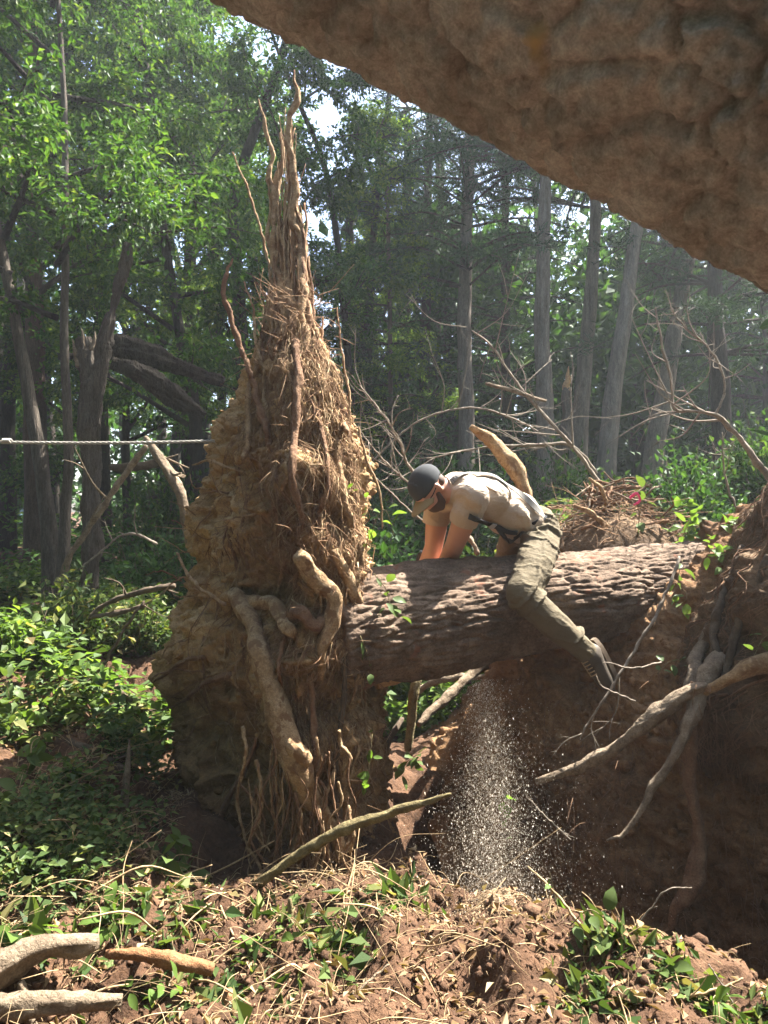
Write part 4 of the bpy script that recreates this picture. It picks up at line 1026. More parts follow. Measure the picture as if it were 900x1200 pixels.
cover(3600, uni(-16, 6, 10, 20), .1, .7, .13, 'leafA', 'deep green undergrowth far back beneath the trees', 'ground_cover')

clumpy = lambda x, y: fbm(np.stack([x, y, 0 * x], -1) * 2.2, 3, 19) > .0
cover(4200, uni(-3.2, -1.1, 2.7, 4.3, clumpy), .01, .17, .037, 'cover', 'mixed small leaves covering the mound at the left edge', 'ground_cover', 6)
# ---- bushes
def bush_mesh(seed, R, Hh, n, size, mat):
    r = np.random.default_rng(seed); b = Buf(); pos = []; dd = []
    for k in range(n // 40):
        az = r.uniform(0, 6.28); e = r.uniform(.5, 1.4); L = r.uniform(.5, 1.0)
        tip = np.array([math.cos(az) * math.cos(e) * R * 1.5, math.sin(az) * math.cos(e) * R * 1.5, math.sin(e) * Hh]) * L
        c = catmull([np.zeros(3), tip * .5 + r.normal(0, .05, 3), tip + r.normal(0, .05, 3)], 5); b.tube(c, [.008, .005, .002], 4)
        u = r.uniform(.3, 1, 40); q = c[(u * (len(c) - 1)).astype(int)]
        pos.append(q + r.normal(0, .07, (40, 3))); dd.append(tip[None] * .6 + r.normal(0, .6, (40, 3)))
    pos = np.vstack(pos); dd = np.vstack(dd); dd[:, 2] -= .2; nn = r.normal(0, .4, pos.shape); nn[:, 2] += 1
    L = r.uniform(.6, 1.3, len(pos)) * size; V, T = kites(pos, dd, nn, L, L * .58, .15, .12)
    a = mk_mesh('stems', *b.arrays()); a.materials.append(M['dark_stick']); l = mk_mesh('leaves', V, None, T, False); l.materials.append(M[mat]); return a, l
BM_ = {'g': bush_mesh(1, .55, .9, 1600, .085, 'cover'), 'y': bush_mesh(2, .45, .7, 1100, .095, 'leafC'), 'd': bush_mesh(3, .8, 1.6, 3200, .095, 'leafB'), 'a': bush_mesh(5, .8, 1.9, 3600, .09, 'leafA')}
def bush(label, px, py, Y, k, sc=1.0, rot=None):
    p = P(px, py, Y); z = float(gh(p[0], p[1])[0])
    t = thing('bush', (p[0], p[1], z - .03), label, 'bush')
    for nm, me in zip(('stems', 'leaves'), BM_[k]):
        o = link(nm, me, None, t); o.scale = (sc,) * 3; o.rotation_euler = (0, 0, random.uniform(0, 6.28) if rot is None else rot)
for a in [('yellow-green sunlit bush at the left edge above the weeds', -6, 740, 4.6, 'y', .75), ('broad-leaved bush beside the foot of the slender tree', 85, 740, 5.4, 'g', .8),
          ('dark leafy bush behind the pale bent branches', 170, 680, 8.2, 'd', .9),
          ('dark bush behind the left side of the root plate', 205, 660, 7.4, 'd', .8), ('small bush low beside the sunlit left side of the plate', 165, 800, 5.6, 'g', .6),
          ('bright bush seen under the log next to the plate', 470, 830, 6.2, 'y', 1.2), ('bright bush seen under the log beside the bank', 560, 800, 6.6, 'g', 1.1),
          ('dark shrub behind the bare twigs left of the cap', 445, 600, 7.5, 'd', 1.0), ('dark shrub behind the bent back', 540, 600, 8.5, 'd', 1.1),
          ('sunlit yellow-green bush between the leaning pines', 742, 590, 11.0, 'y', 1.5), ('sunlit bush low behind the bare twigs at right', 830, 560, 10.0, 'y', 1.0),
          ('dark green shrub beyond the right end of the log', 800, 620, 8.0, 'd', .9), ('dark shrub filling the right edge behind the twigs', 885, 600, 8.8, 'a', .9),
          ('leafy shrub at the foot of the bright pine trio', 660, 600, 9.0, 'a', .9),
          ('dark shrub under the fallen trunk of the snag', 190, 600, 10.0, 'a', 1.0), ('shrub in deep shade right behind the root plate', 400, 640, 7.0, 'd', 1.1)]: bush(*a)
# ================================================================== PERSON astride the log
SL = np.array([LD[1], -LD[0], 0.0]); SL /= np.linalg.norm(SL)      # his left, towards us
FW = -LD                                                         # he faces the roots
UPV = np.array([0, 0, 1.0])
def nz(v): return np.asarray(v, float) / np.linalg.norm(v)
def ball(c, ax, seg=20, rings=12):
    """ellipsoid, ax = three scaled axis vectors as rows"""
    th = np.linspace(0, math.pi, rings + 1)[1:-1]; ph = np.linspace(0, 2 * math.pi, seg, endpoint=False)
    d = np.stack([np.sin(th)[:, None] * np.cos(ph), np.sin(th)[:, None] * np.sin(ph), np.repeat(np.cos(th)[:, None], seg, 1)], -1).reshape(-1, 3)
    d = np.vstack([d, [0, 0, 1], [0, 0, -1]])
    V = np.asarray(c) + d @ np.asarray(ax)
    i = np.arange(rings - 2)[:, None] * seg; j = np.arange(seg)[None]; k = (j + 1) % seg
    Q = np.stack([i + j, i + seg + j, i + seg + k, i + k], -1).reshape(-1, 4)
    j = np.arange(seg); k = (j + 1) % seg; n = (rings - 1) * seg; l = (rings - 2) * seg
    T = np.vstack([np.stack([np.full(seg, n), j, k], -1), np.stack([np.full(seg, n + 1), l + k, l + j], -1)])
    return V, Q, T
def limb(b, pts, rads, per=5):
    """row of overlapping balls, tapering"""
    c = catmull(pts, per) if len(pts) > 2 else catmull(pts, 10)
    rr = np.interp(np.linspace(0, 1, len(c)), np.linspace(0, 1, len(rads)), rads)
    b.tube(c, rr, 16)
    for p, r in ((c[0], rr[0]), (c[-1], rr[-1])): b.add(*ball(p, np.eye(3) * r))
def fuse(name, b, voxel, iters, mat, parent, fold=None, post=None):
    V, Q, T = b.arrays(); me = mk_mesh('tmp', V, Q, T); o = bpy.data.objects.new('tmp', me); col.objects.link(o)
    m = o.modifiers.new('r', 'REMESH'); m.mode = 'VOXEL'; m.voxel_size = voxel
    m = o.modifiers.new('s', 'SMOOTH'); m.factor = 0.5; m.iterations = iters
    dg = bpy.context.evaluated_depsgraph_get(); dg.update()
    me2 = bpy.data.meshes.new_from_object(o.evaluated_get(dg)); bpy.data.objects.remove(o); bpy.data.meshes.remove(me)
    n = len(me2.vertices); co = np.zeros(n * 3, np.float32); me2.vertices.foreach_get('co', co); co = co.reshape(-1, 3).astype(float)
    if fold is not None:
        no = np.zeros(n * 3, np.float32); me2.vertices.foreach_get('normal', no); no = no.reshape(-1, 3)
        co = co + no * fold(co)[:, None]
    me2.vertices.foreach_set('co', co.astype(np.float32).ravel()); me2.update()
    bm = bmesh.new(); bm.from_mesh(me2)
    if post: post(bm)
    bmesh.ops.recalc_face_normals(bm, faces=bm.faces)
    V = np.array([v.co[:] for v in bm.verts]); base = np.array([V[:, 0].mean(), V[:, 1].mean(), V[:, 2].min()])
    bv = BVHTree.FromBMesh(bm)
    for v in bm.verts: v.co = v.co - Vector(base)
    for f in bm.faces: f.smooth = True
    bm.to_mesh(me2); bm.free(); me2.materials.clear(); me2.name = name
    return link(name, me2, mat, parent, base - wloc(parent)), bv

pelvis = P(620, 617, 4.22); belly = P(598, 602, 4.16); chest = P(562, 584, 4.08); upper = P(532, 576, 4.01); neck = P(517, 573, 3.97)
shL = upper + SL * 0.165 + np.array([0.01, 0, -0.035]); shR = upper - SL * 0.165 + np.array([0, 0, -0.035])
elL = P(532, 641, 4.02); hdL = P(514, 684, 4.34); elR = P(508, 642, 4.24); hdR = P(488, 692, 4.44)
hipL = pelvis + SL * 0.095 + np.array([0, 0, -0.03]); hipR = pelvis - SL * 0.095 + np.array([0, 0, -0.03])
knL = P(611, 694, 3.74); anL = P(685, 762, 3.84); knR = hipR + np.array([-0.06, 0.34, -0.30]); anR = knR + np.array([0.36, 0.12, -0.30])
head = P(503, 573, 3.95)
pit = math.radians(60)
hf = nz(np.array([FW[0] * math.cos(pit), FW[1] * math.cos(pit), -math.sin(pit)])); hl = SL; hu = np.cross(hf, hl); hu = hu if hu[2] > 0 else -hu
man = thing('person', P(640, 650, 4.22), 'person in tan shirt and olive trousers bent forward astride the log', 'person')
def H(f, l, u): return head + hf * f + hl * l + hu * u

b = Buf()
b.add(*ball(H(-.012, 0, .028), np.stack([hf * .098, hl * .078, hu * .088])))
b.add(*ball(H(.028, 0, -.045), np.stack([hf * .066, hl * .060, hu * .068])))
b.add(*ball(H(.052, 0, -.085), np.stack([hf * .034, hl * .036, hu * .028])))   # chin
b.add(*ball(H(.078, 0, .018), np.stack([hf * .018, hl * .055, hu * .012])))    # brow
limb(b, [H(.088, 0, .010), H(.108, 0, -.025)], [.010, .015]); b.add(*ball(H(.094, 0, -.03), np.stack([hf * .014, hl * .019, hu * .012])))
b.add(*ball(H(.084, 0, -.062), np.stack([hf * .014, hl * .026, hu * .009])))   # lips
for sg in (1, -1):
    b.add(*ball(H(.07, sg * .036, -.02), np.stack([hf * .02, hl * .022, hu * .02])))   # cheek
    b.add(*ball(H(-.008, sg * .080, -.006), np.stack([hf * .019 + hl * sg * -.008, hl * .010, hu * .034])))  # ear
limb(b, [H(-.035, 0, -.045), neck + np.array([0.01, 0, 0.0]), upper + np.array([0.03, 0.01, 0.0])], [.060, .064, .075])
for c, rr in ((upper, .085), (chest, .092), (belly, .078), (pelvis, .085)):
    b.add(*ball(c, np.stack([LD * .11, SL * rr * 1.35, nz(np.cross(LD, SL)) * rr * .9])))
limb(b, [upper, chest, belly, pelvis], [.075, .08, .07, .07])
for sh, el, hd in ((shL, elL, hdL), (shR, elR, hdR)):
    limb(b, [upper, sh], [.07, .062])
    limb(b, [sh, sh * .5 + el * .5 + SL * .004, el], [.064, .064, .052])
    limb(b, [el, el * .6 + hd * .4, hd], [.053, .052, .031])
    pd = nz(hd - el); pl = nz(np.cross(pd, UPV)); pn = np.cross(pl, pd)
    palm = hd + pd * .045
    b.add(*ball(palm, np.stack([pd * .05, pl * .042, pn * .017])))
    for q, (o_, L) in enumerate([(-.030, .062), (-.010, .074), (.011, .070), (.030, .054)]):
        k0 = palm + pd * .035 + pl * o_; k1 = k0 + pd * L * .5 - pn * .004; k2 = k1 + pd * L * .12 - pn * L * .42; k3 = k2 - pd * L * .25 - pn * L * .12
        limb(b, [k0, k1, k2, k3], [.0095, .009, .0085, .0075], 4)
    t0 = palm - pd * .02 - pl * .035; limb(b, [t0, t0 - pl * .028 + pd * .02 - pn * .01, t0 - pl * .024 + pd * .05 - pn * .03], [.012, .0105, .009], 4)
for hp, kn, an in ((hipL, knL, anL), (hipR, knR, anR)):
    limb(b, [hp, hp * .5 + kn * .5, kn], [.07, .065, .05]); limb(b, [kn, kn * .55 + an * .45, an], [.05, .047, .036])
    limb(b, [an, an + nz(an - kn) * .10], [.038, .035])
body, _ = fuse('body', b, 0.0085, 3, M['skin'], man)

def wr(co, f, seed, stretch):
    q = co @ np.array(stretch).T
    return np.abs(fbm(q * f, 3, seed))
# trousers
b = Buf()
axd = nz(np.cross(LD, SL)); axd = axd if axd[2] > 0 else -axd
b.add(*ball(pelvis + np.array([0.012, 0, -.005]), np.stack([LD * .145, SL * .185, axd * .135])))
wst = pelvis * .55 + belly * .45
b.add(*ball(wst, np.stack([LD * .10, SL * .160, axd * .118])))
for hp, kn, an in ((hipL, knL, anL), (hipR, knR, anR)):
    limb(b, [pelvis * .4 + hp * .6, hp + np.array([0, -.03 if hp is hipL else .03, -.05]), hp * .45 + kn * .55 + np.array([0.025, 0, .0]), kn], [.122, .115, .104, .088], 6)
    lo_ = an + nz(an - kn) * .015
    limb(b, [kn, kn * .6 + lo_ * .4 + np.array([.0, 0, -.012]), lo_], [.088, .084, .068], 6)
def folds_t(co):
    dk = np.exp(-((co - knL) ** 2).sum(1) / .018); dh = np.exp(-((co - hipL - np.array([0, -.05, -.04])) ** 2).sum(1) / .02); da = np.exp(-((co - anL) ** 2).sum(1) / .02)
    w = co + .02 * np.stack([fbm(co * 9, 2, 5), fbm(co * 9, 2, 6), fbm(co * 9, 2, 7)], -1)
    ax_ = nz(anL - knL)
    u = (w - knL) @ ax_
    sharp = lambda a: np.clip(1 - np.abs(a) * 3.4, 0, 1) ** 1.6 - .35
    ring = sharp(fbm(np.stack([u * 20, (w @ np.array([.5, .2, -.7])) * 6, 0 * u], -1), 2, 12))
    ringh = sharp(fbm(np.stack([(w @ np.array([.35, .2, .9])) * 22, (w @ np.array([.9, -.2, -.3])) * 5, 0 * u], -1), 2, 14))
    return ring * .022 * np.clip(.4 + dk + da * 1.2, 0, 1.2) + ringh * .028 * np.clip(.15 + dh, 0, 1) + fbm(co * 18, 2, 3) * .004
def cut(pt, nrm_, rad):
    def f(bm):
        bmesh.ops.bisect_plane(bm, geom=bm.verts[:] + bm.edges[:] + bm.faces[:], plane_co=Vector(pt), plane_no=Vector(nrm_))
        dele = [fc for fc in bm.faces if (fc.calc_center_median() - Vector(pt)).dot(Vector(nrm_)) > 0 and (fc.calc_center_median() - Vector(pt)).length < rad]
        bmesh.ops.delete(bm, geom=dele, context='FACES')
    return f
def cuts(*cs):
    def f(bm):
        for c in cs: cut(*c)(bm)
    return f
trs, trs_bvh = fuse('trousers', b, 0.0076, 4, M['trousers'], man, folds_t, cuts((anL + nz(anL - knL) * .03, nz(anL - knL), .14), (anR + nz(anR - knR) * .03, nz(anR - knR), .14)))

# shirt
b = Buf()
b.add(*ball(upper + LD * .025, np.stack([LD * .10, SL * .175, axd * .105])))
b.add(*ball(chest, np.stack([LD * .17, SL * .180, axd * .124])))
b.add(*ball(belly, np.stack([LD * .15, SL * .170, axd * .125])))
b.add(*ball(wst + LD * .0, np.stack([LD * .09, SL * .166, axd * .122])))
limb(b, [upper + LD * .03, chest, belly, wst], [.10, .115, .118, .112])
for sh, el in ((shL, elL), (shR, elR)):
    limb(b, [upper + LD * .03, sh], [.088, .084]); limb(b, [sh, sh * .45 + el * .55], [.084, .074])
limb(b, [upper + LD * .03, neck + LD * .012], [.08, .072])
def folds_s(co):
    w = co + .03 * np.stack([fbm(co * 7, 2, 5), fbm(co * 7, 2, 6), fbm(co * 7, 2, 7)], -1)
    u = w @ np.array([.55, .3, .8]); v = w @ np.array([.75, .3, -.6])
    f_ = 1 - np.abs(fbm(np.stack([u * 15, v * 5, w[:, 1] * 4], -1), 2, 22)) * 2.6
    dw = np.exp(-((co - (wst + SL * .12 + np.array([0, 0, -.05]))) ** 2).sum(1) / .02); ds = np.exp(-((co - shL) ** 2).sum(1) / .012)
    return f_ * (.007 + .014 * dw + .007 * ds) + fbm(co * 16, 2, 4) * .003
hemL = shL * .52 + elL * .48; hemR = shR * .52 + elR * .48; nk = neck + LD * .004
sht, sht_bvh = fuse('shirt', b, 0.0076, 4, M['shirt'], man, folds_s, cuts((hemL, nz(elL - shL), .12), (hemR, nz(elR - shR), .12), (nk, nz(neck - upper), .085)))

def ribbon(name, pix, width, bvh, mat, thick=.004, off=.004, Y=4.0):
    pts = []; nr_ = []
    for q in pix:
        d = (Vector(P(q[0], q[1], 1.0)) - CAM).normalized(); h = bvh.ray_cast(CAM, d)
        if h[0] is None:
            h = bvh.find_nearest(Vector(P(q[0], q[1], q[2] if len(q) > 2 else Y)))
        nn = h[1] if h[1].dot(d) < 0.2 else -h[1]
        pts.append(np.array(h[0])); nr_.append(np.array(nn))
    c = catmull(pts, 6); nn = catmull(nr_, 6)
    T, _, _ = frames(c); rows = []
    for p, t, n in zip(c, T, nn):
        n = nz(n); sdv = nz(np.cross(t, n))
        rows.append([p + sdv * width / 2 + n * off, p - sdv * width / 2 + n * off, p - sdv * width / 2 + n * (off + thick), p + sdv * width / 2 + n * (off + thick)])
    V = np.array(rows).reshape(-1, 3); m = len(rows); i = 4 * np.arange(m - 1)[:, None]; j = np.arange(4)[None]; k = (j + 1) % 4
    Q = np.stack([i + j, i + k, i + 4 + k, i + 4 + j], -1).reshape(-1, 4); Q = np.vstack([Q, [[0, 3, 2, 1]], [[4 * m - 4, 4 * m - 3, 4 * m - 2, 4 * m - 1]]])
    return part(name, (V, Q, None), mat, man, smooth=False)
ribbon('chest_strap', [(549, 604), (560, 607), (572, 611), (584, 616), (596, 621), (606, 622)], .030, sht_bvh, M['strap'], .007, .013)
ribbon('chest_strap', [(584, 616), (592, 626), (598, 633)], .026, sht_bvh, M['strap'], .007, .015)
bk = ribbon('strap_buckle', [(575, 612), (580, 614)], .040, sht_bvh, M['steel'], .008, .019)
ribbon('brace', [(528, 566), (541, 558), (556, 555.5), (576, 559), (596, 570), (616, 585), (632, 602)], .034, sht_bvh, M['strap_grey'], .005, .009)
ribbon('waist_belt', [(598, 634), (606, 627), (616, 619), (628, 612), (638, 606)], .034, trs_bvh, M['strap'], .005, .008)
ribbon('back_print', [(566, 565), (575, 569), (583, 574)], .045, sht_bvh, cloth('shirt_print', (0.40, 0.34, 0.28), (0.47, 0.40, 0.33), .9, 80), .0012, .008)

# cap: domed crown with grey mesh back, khaki front and brim
cc = H(-.014, 0, .040)
b = Buf(); V, Q, T = ball(cc, np.stack([hf * .106, hl * .085, hu * .086]), 40, 28)
rel = (V - cc) @ np.stack([hf, hl, hu]).T
hem = .022 - .14 * 0 
ok = rel[:, 2] > -.030 + .12 * rel[:, 0]
q_ok = ok[Q].all(1); t_ok = ok[T].all(1)
capo = part('cap', (V, Q[q_ok], T[t_ok]), M['cap'], man)
m = capo.modifiers.new('thick', 'SOLIDIFY'); m.thickness = .004
b = Buf(); V, Q, T = ball(cc, np.stack([hf * .1085, hl * .082, hu * .0885]), 40, 28); rel = (V - cc) @ np.stack([hf, hl, hu]).T
ok = (rel[:, 2] > -.030 + .12 * rel[:, 0]) & (rel[:, 0] > .040); fo = part('front_panel', (V, Q[ok[Q].all(1)], T[ok[T].all(1)]), M['cap'], man)
fo.parent = capo; fo.location = tuple(np.array(fo.location) - np.array(capo.location))
m = fo.modifiers.new('thick', 'SOLIDIFY'); m.thickness = .003
us = np.linspace(-1, 1, 21); vs = np.linspace(0, 1, 9); rows = []
for v_ in vs:
    for u_ in us:
        a = u_ * 1.05; r0 = .078 + v_ * (.092 * math.cos(a * 1.1) ** .6)
        rows.append(cc + hf * (r0 * math.cos(a) + .022) + hl * (.086 * math.sin(a) / .87 * (1 - .04 * v_)) + hu * (-.020 - .012 * v_ - .030 * (abs(u_) ** 2)))
V = np.array(rows); i = np.arange(8)[:, None] * 21; j = np.arange(20)[None]; Q = np.stack([i + j, i + j + 1, i + 22 + j, i + 21 + j], -1).reshape(-1, 4)
br_ = part('brim', (V, Q, None), M['brim'], man); br_.parent = capo; br_.location = tuple(np.array(br_.location) - np.array(capo.location))
m = br_.modifiers.new('thick', 'SOLIDIFY'); m.thickness = .004
bt = ball(H(-.012, 0, .132), np.eye(3) * .007, 10, 6)
# hair and beard
b = Buf()
b.add(*ball(H(-.050, 0, -.012), np.stack([hf * .052, hl * .074, hu * .050])))
part('hair', b, M['hair'], man)
b = Buf()
b.add(*ball(H(.040, 0, -.072), np.stack([hf * .060, hl * .062, hu * .046])))
for sg in (1, -1): limb(b, [H(.012, sg * .060, -.03), H(.03, sg * .054, -.062), H(.055, sg * .035, -.088)], [.013, .020, .026])
fuse('beard', b, .006, 2, M['hair'], man)
# glasses
for sg in (1, -1):
    part('lens', ball(H(.088, sg * .032, -.006), np.stack([hf * .005, hl * .027, hu * .020]), 14, 8), M['lens'], man)
    part('temple', tube(catmull([H(.088, sg * .056, .0), H(.04, sg * .078, .002), H(-.010, sg * .083, .008)], 5), .0028, 6), M['lens'], man)
    part('eye', ball(H(.076, sg * .032, -.006), np.eye(3) * .012, 12, 8), M['sole'], man)

# boots
def boot(kn, an, hidden=False):
    ax = nz(an - kn); fwd = nz(FW - ax * FW.dot(ax)); sd_ = np.cross(ax, fwd)
    down = nz(ax * .80 - FW * .05 - UPV * .0); toe = nz(ax * .86 + fwd * .28 - UPV * .15)
    b = Buf(); heel = an + ax * .045 - fwd * .020
    limb(b, [an - ax * .02, an + ax * .05], [.054, .056])
    limb(b, [heel, heel + toe * .07 + fwd * .01, heel + toe * .15 + fwd * .01, heel + toe * .195], [.050, .049, .046, .036])
    bo, bv = fuse('boot', b, .0075, 3, M['boot'], man)
    # sole on the side away from the shin
    sn_ = nz(-fwd + toe * fwd.dot(toe)); c = heel + toe * .08 + sn_ * .040; rows = []
    ts = np.linspace(-.5, .5, 15)
    for t in ts:
        wv = .040 * math.sqrt(max(.12, 1 - (abs(t) * 2) ** 3.2)); p = c + toe * t * .27 + sn_ * .004
        for a_, b_ in ((-1, -.012), (1, -.012), (1, .014), (-1, .014)): rows.append(p + sd_ * wv * a_ + sn_ * b_)
    V = np.array(rows); i = 4 * np.arange(14)[:, None]; j = np.arange(4)[None]; k = (j + 1) % 4
    Q = np.vstack([np.stack([i + j, i + k, i + 4 + k, i + 4 + j], -1).reshape(-1, 4), [[0, 3, 2, 1]], [[56, 57, 58, 59]]])
    so = part('sole', (V, Q, None), M['sole'], man, smooth=False); so.parent = bo; so.location = tuple(np.array(so.location) - np.array(bo.location))
    for k in range(6):
        p = an + ax * .01 + toe * (k * .022) + fwd * (.052 - .003 * k); pts = catmull([p - sd_ * .03 - fwd * .012, p + fwd * .004, p + sd_ * .03 - fwd * .012], 5)
        la = part('lace', tube(pts, .0035, 5), M['lace'], man); la.parent = bo; la.location = tuple(np.array(la.location) - np.array(bo.location))
boot(knL, anL); boot(knR, anR)

# chainsaw in his hands beyond the log
saw_c = (hdL + hdR) / 2 + np.array([-0.02, 0.06, -0.05])
saw = thing('chainsaw', saw_c, 'orange chainsaw held against the far side of the log', 'chainsaw')
bd = nz(-SL * -1.0 * .0 + np.array([0.05, -0.35, -0.9])); sx = nz(LD - bd * LD.dot(bd)); sz = np.cross(bd, sx)
def boxy(c, a, b_, c_, bev=.012):
    bm = bmesh.new(); bmesh.ops.create_cube(bm, size=1.0)
    for v in bm.verts: v.co = Vector(np.asarray(c) + np.asarray(a) * v.co.x + np.asarray(b_) * v.co.y + np.asarray(c_) * v.co.z)
    bmesh.ops.bevel(bm, geom=bm.edges[:], offset=bev, segments=2, affect='EDGES')
    bmesh.ops.triangulate(bm, faces=bm.faces[:])
    V = np.array([v.co[:] for v in bm.verts]); T = np.array([[v.index for v in f.verts] for f in bm.faces]); bm.free(); return V, None, T
part('motor_housing', boxy(saw_c, bd * .24, sx * .13, sz * .15, .02), M['plastic'], saw)
part('guide_bar', boxy(saw_c + bd * .30, bd * .42, sx * .008, sz * .075, .003), M['steel'], saw)
part('front_handle', tube(catmull([saw_c + bd * .06 - sx * .07, saw_c + bd * .06 - sx * .10 + sz * .09, saw_c + bd * .06 + sz * .13, saw_c + bd * .06 + sx * .09 + sz * .08], 6), .012, 8), M['strap'], saw)
part('rear_handle', tube(catmull([saw_c - bd * .10 + sz * .05, saw_c - bd * .22 + sz * .06, saw_c - bd * .26, saw_c - bd * .20 - sz * .06, saw_c - bd * .10 - sz * .06], 6), .014, 8), M['strap'], saw)
# ================================================================== STICKS, BRANCHES, ROPE
r7 = np.random.default_rng(123)
def stick(name, label, pts, rads, Y, mat, cat='branch', side=0, sides=9, knob=.3, seed=0, group=None, rad_k=1.0):
    """a branch in photograph pixels and depth; 'side' adds twigs as part of the same piece"""
    w = catmull([P(q[0], q[1], q[2] if len(q) > 2 else Y) for q in pts], 7); n = len(w)
    rr = np.interp(np.linspace(0, 1, n), np.linspace(0, 1, len(rads)), rads) / F * w[:, 1].mean() * rad_k * (.60 if mat == 'twig' else .84)
    b = Buf(); b.add(*gnarly(w[::4] if len(w) > 12 else w, rr, sides + 4, seed, rough=2.0, wig=.55 if rr.mean() > .008 else 1.3))
    for k in range(side):
        t = r7.uniform(.25, .98); i = int(t * (n - 1)); p = w[i]; tang = w[min(n - 1, i + 1)] - w[max(0, i - 1)]; tang /= np.linalg.norm(tang) + 1e-9
        d = tang * r7.uniform(.4, 1) + r7.normal(0, .6, 3); d /= np.linalg.norm(d); L = np.linalg.norm(w[-1] - w[0]) * r7.uniform(.12, .38)
        q = p + d * L * .5 + r7.normal(0, .06 * L, 3); e = p + d * L + np.array([0, 0, .08 * L]) + r7.normal(0, .1 * L, 3)
        c = catmull([p, q, e], 5); r0 = rr[i] * .5 + .001; b.tube(c, [r0, r0 * .6, r0 * .25], 5)
        for m in range(2):
            i2 = r7.integers(3, len(c)); d2 = d + r7.normal(0, .6, 3); d2 /= np.linalg.norm(d2); L2 = L * r7.uniform(.25, .5)
            b.tube(catmull([c[i2], c[i2] + d2 * L2 * .5 + r7.normal(0, .04 * L2, 3), c[i2] + d2 * L2], 3), [r0 * .4, r0 * .3, r0 * .15], 4)
    return tag(part(name, b, M[mat]), label, cat, group)

stick('broken_branch', 'curved pale broken branch rising behind the bent back', [(551, 500), (566, 511), (586, 526), (602, 545), (613, 570), (622, 600), (632, 640)], [5, 8, 9.5, 10, 10, 9.5, 9], 4.62, 'root', seed=1, sides=12, knob=.18)
stick('fallen_branch', 'long greenish branch with a slanted tip jutting over the hole', [(285, 1044, 3.05), (320, 1022, 3.0), (380, 986, 2.95), (440, 958, 2.9), (500, 938, 2.88), (549, 925, 2.86)], [8, 7.5, 7.5, 7, 6.5, 2], 2.95, 'green_stick', seed=2, sides=12, knob=.15)
stick('fallen_branch', 'thick bent pale limb lying at the lower left corner', [(-40, 1160, 2.3), (0, 1132, 2.33), (30, 1113, 2.36), (62, 1106, 2.38), (98, 1106, 2.4), (128, 1098, 2.42)], [20, 19, 17, 14, 13, 11], 2.36, 'stick', seed=3, sides=16, knob=.14)
stick('fallen_branch', 'orange bark-stripped stick beside the thick bent limb', [(124, 1118, 2.42), (160, 1120, 2.42), (205, 1128, 2.44), (258, 1138, 2.46)], [7, 10, 10, 8], 2.44, 'red_wood', seed=4, sides=14, knob=.18)
stick('fallen_branch', 'straight grey branch along the bottom left edge', [(-30, 1184, 2.24), (40, 1175, 2.25), (100, 1172, 2.27), (150, 1172, 2.28)], [14, 14, 13, 11], 2.26, 'stick', seed=5, sides=14, knob=.14)
stick('stub', 'short upright brown stub at the end of the orange stick', [(270, 1215, 2.42), (269, 1185, 2.42), (267, 1150, 2.43)], [10, 11, 9], 2.42, 'red_wood', 'stump', seed=6, sides=12)
stick('fallen_branch', 'short forked prop under the thick bent limb', [(40, 1215, 2.28), (30, 1175, 2.30), (22, 1140, 2.32)], [8, 7, 6], 2.3, 'stick', seed=7)
stick('upright_stick', 'thin mossy stick standing upright before the root plate', [(337, 1125, 2.72), (340, 1085, 2.74), (339, 1040, 2.76)], [4.5, 4, 3], 2.74, 'green_stick', 'stick', seed=8)
stick('upright_stick', 'pointed dead stick standing in the shade left of the plate', [(145, 975, 3.5), (147, 930, 3.52), (150, 895, 3.53), (152, 862, 3.54)], [6, 5.5, 4, 1], 3.52, 'stick', 'stick', seed=9)
stick('fallen_branch', 'grey crooked branch sunk in the weeds at left', [(78, 868, 3.9), (105, 880, 3.88), (130, 890, 3.85), (146, 902, 3.8)], [6, 6, 5, 4], 3.9, 'dark_stick', seed=10, side=2)
stick('broken_branch', 'long bowed brown branch leaning left below the rope', [(68, 700, 5.6), (80, 655, 5.6), (108, 612, 5.6), (140, 565, 5.6), (172, 522, 5.6)], [4, 4.2, 4.2, 4, 4], 5.6, 'stick', seed=11, side=2)
stick('broken_branch', 'thick pale branch dropping from under the rope to the plate', [(170, 512, 5.55), (182, 530, 5.5), (200, 555, 5.45), (214, 590, 5.4), (224, 640, 5.4)], [4, 6.5, 7.5, 7, 7], 5.5, 'stick', seed=12, side=3)
stick('broken_branch', 'dark dead branch lying across the shade behind the pale ones', [(128, 548, 7), (170, 545, 7), (205, 535, 7)], [5, 6, 5], 7, 'dark_stick', seed=13)
stick('dead_branch', 'forked dead branch over the bright weeds left of the plate', [(105, 722, 5.0), (130, 705, 5.0), (165, 694, 4.95), (212, 685, 4.9)], [2.5, 3.5, 4, 4], 5.0, 'dark_stick', seed=14, side=2)
stick('dead_branch', 'lower arm of dead wood under the forked dead branch', [(104, 724, 5.0), (140, 718, 4.98), (182, 706, 4.95)], [2.5, 3, 3], 5.0, 'dark_stick', seed=15, side=1)
stick('dead_branch', 'arched dark branch in the weeds touching the plate', [(88, 795, 4.6), (125, 803, 4.6), (148, 818, 4.55), (168, 842, 4.5)], [3, 4, 5, 5], 4.6, 'dark_stick', seed=16, side=3)
stick('dead_branch', 'thin dark stem crossing the weeds diagonally', [(68, 835, 4.4), (120, 780, 4.5), (150, 730, 4.55), (172, 700, 4.6)], [1.6, 2, 2, 1.4], 4.5, 'dark_stick', seed=17, side=2)
stick('dead_branch', 'pale twig hanging in the shade left of the plate', [(92, 668, 5.6), (120, 645, 5.6), (150, 625, 5.6), (190, 640, 5.55)], [1.5, 2, 2, 3], 5.6, 'twig', seed=18, side=4)
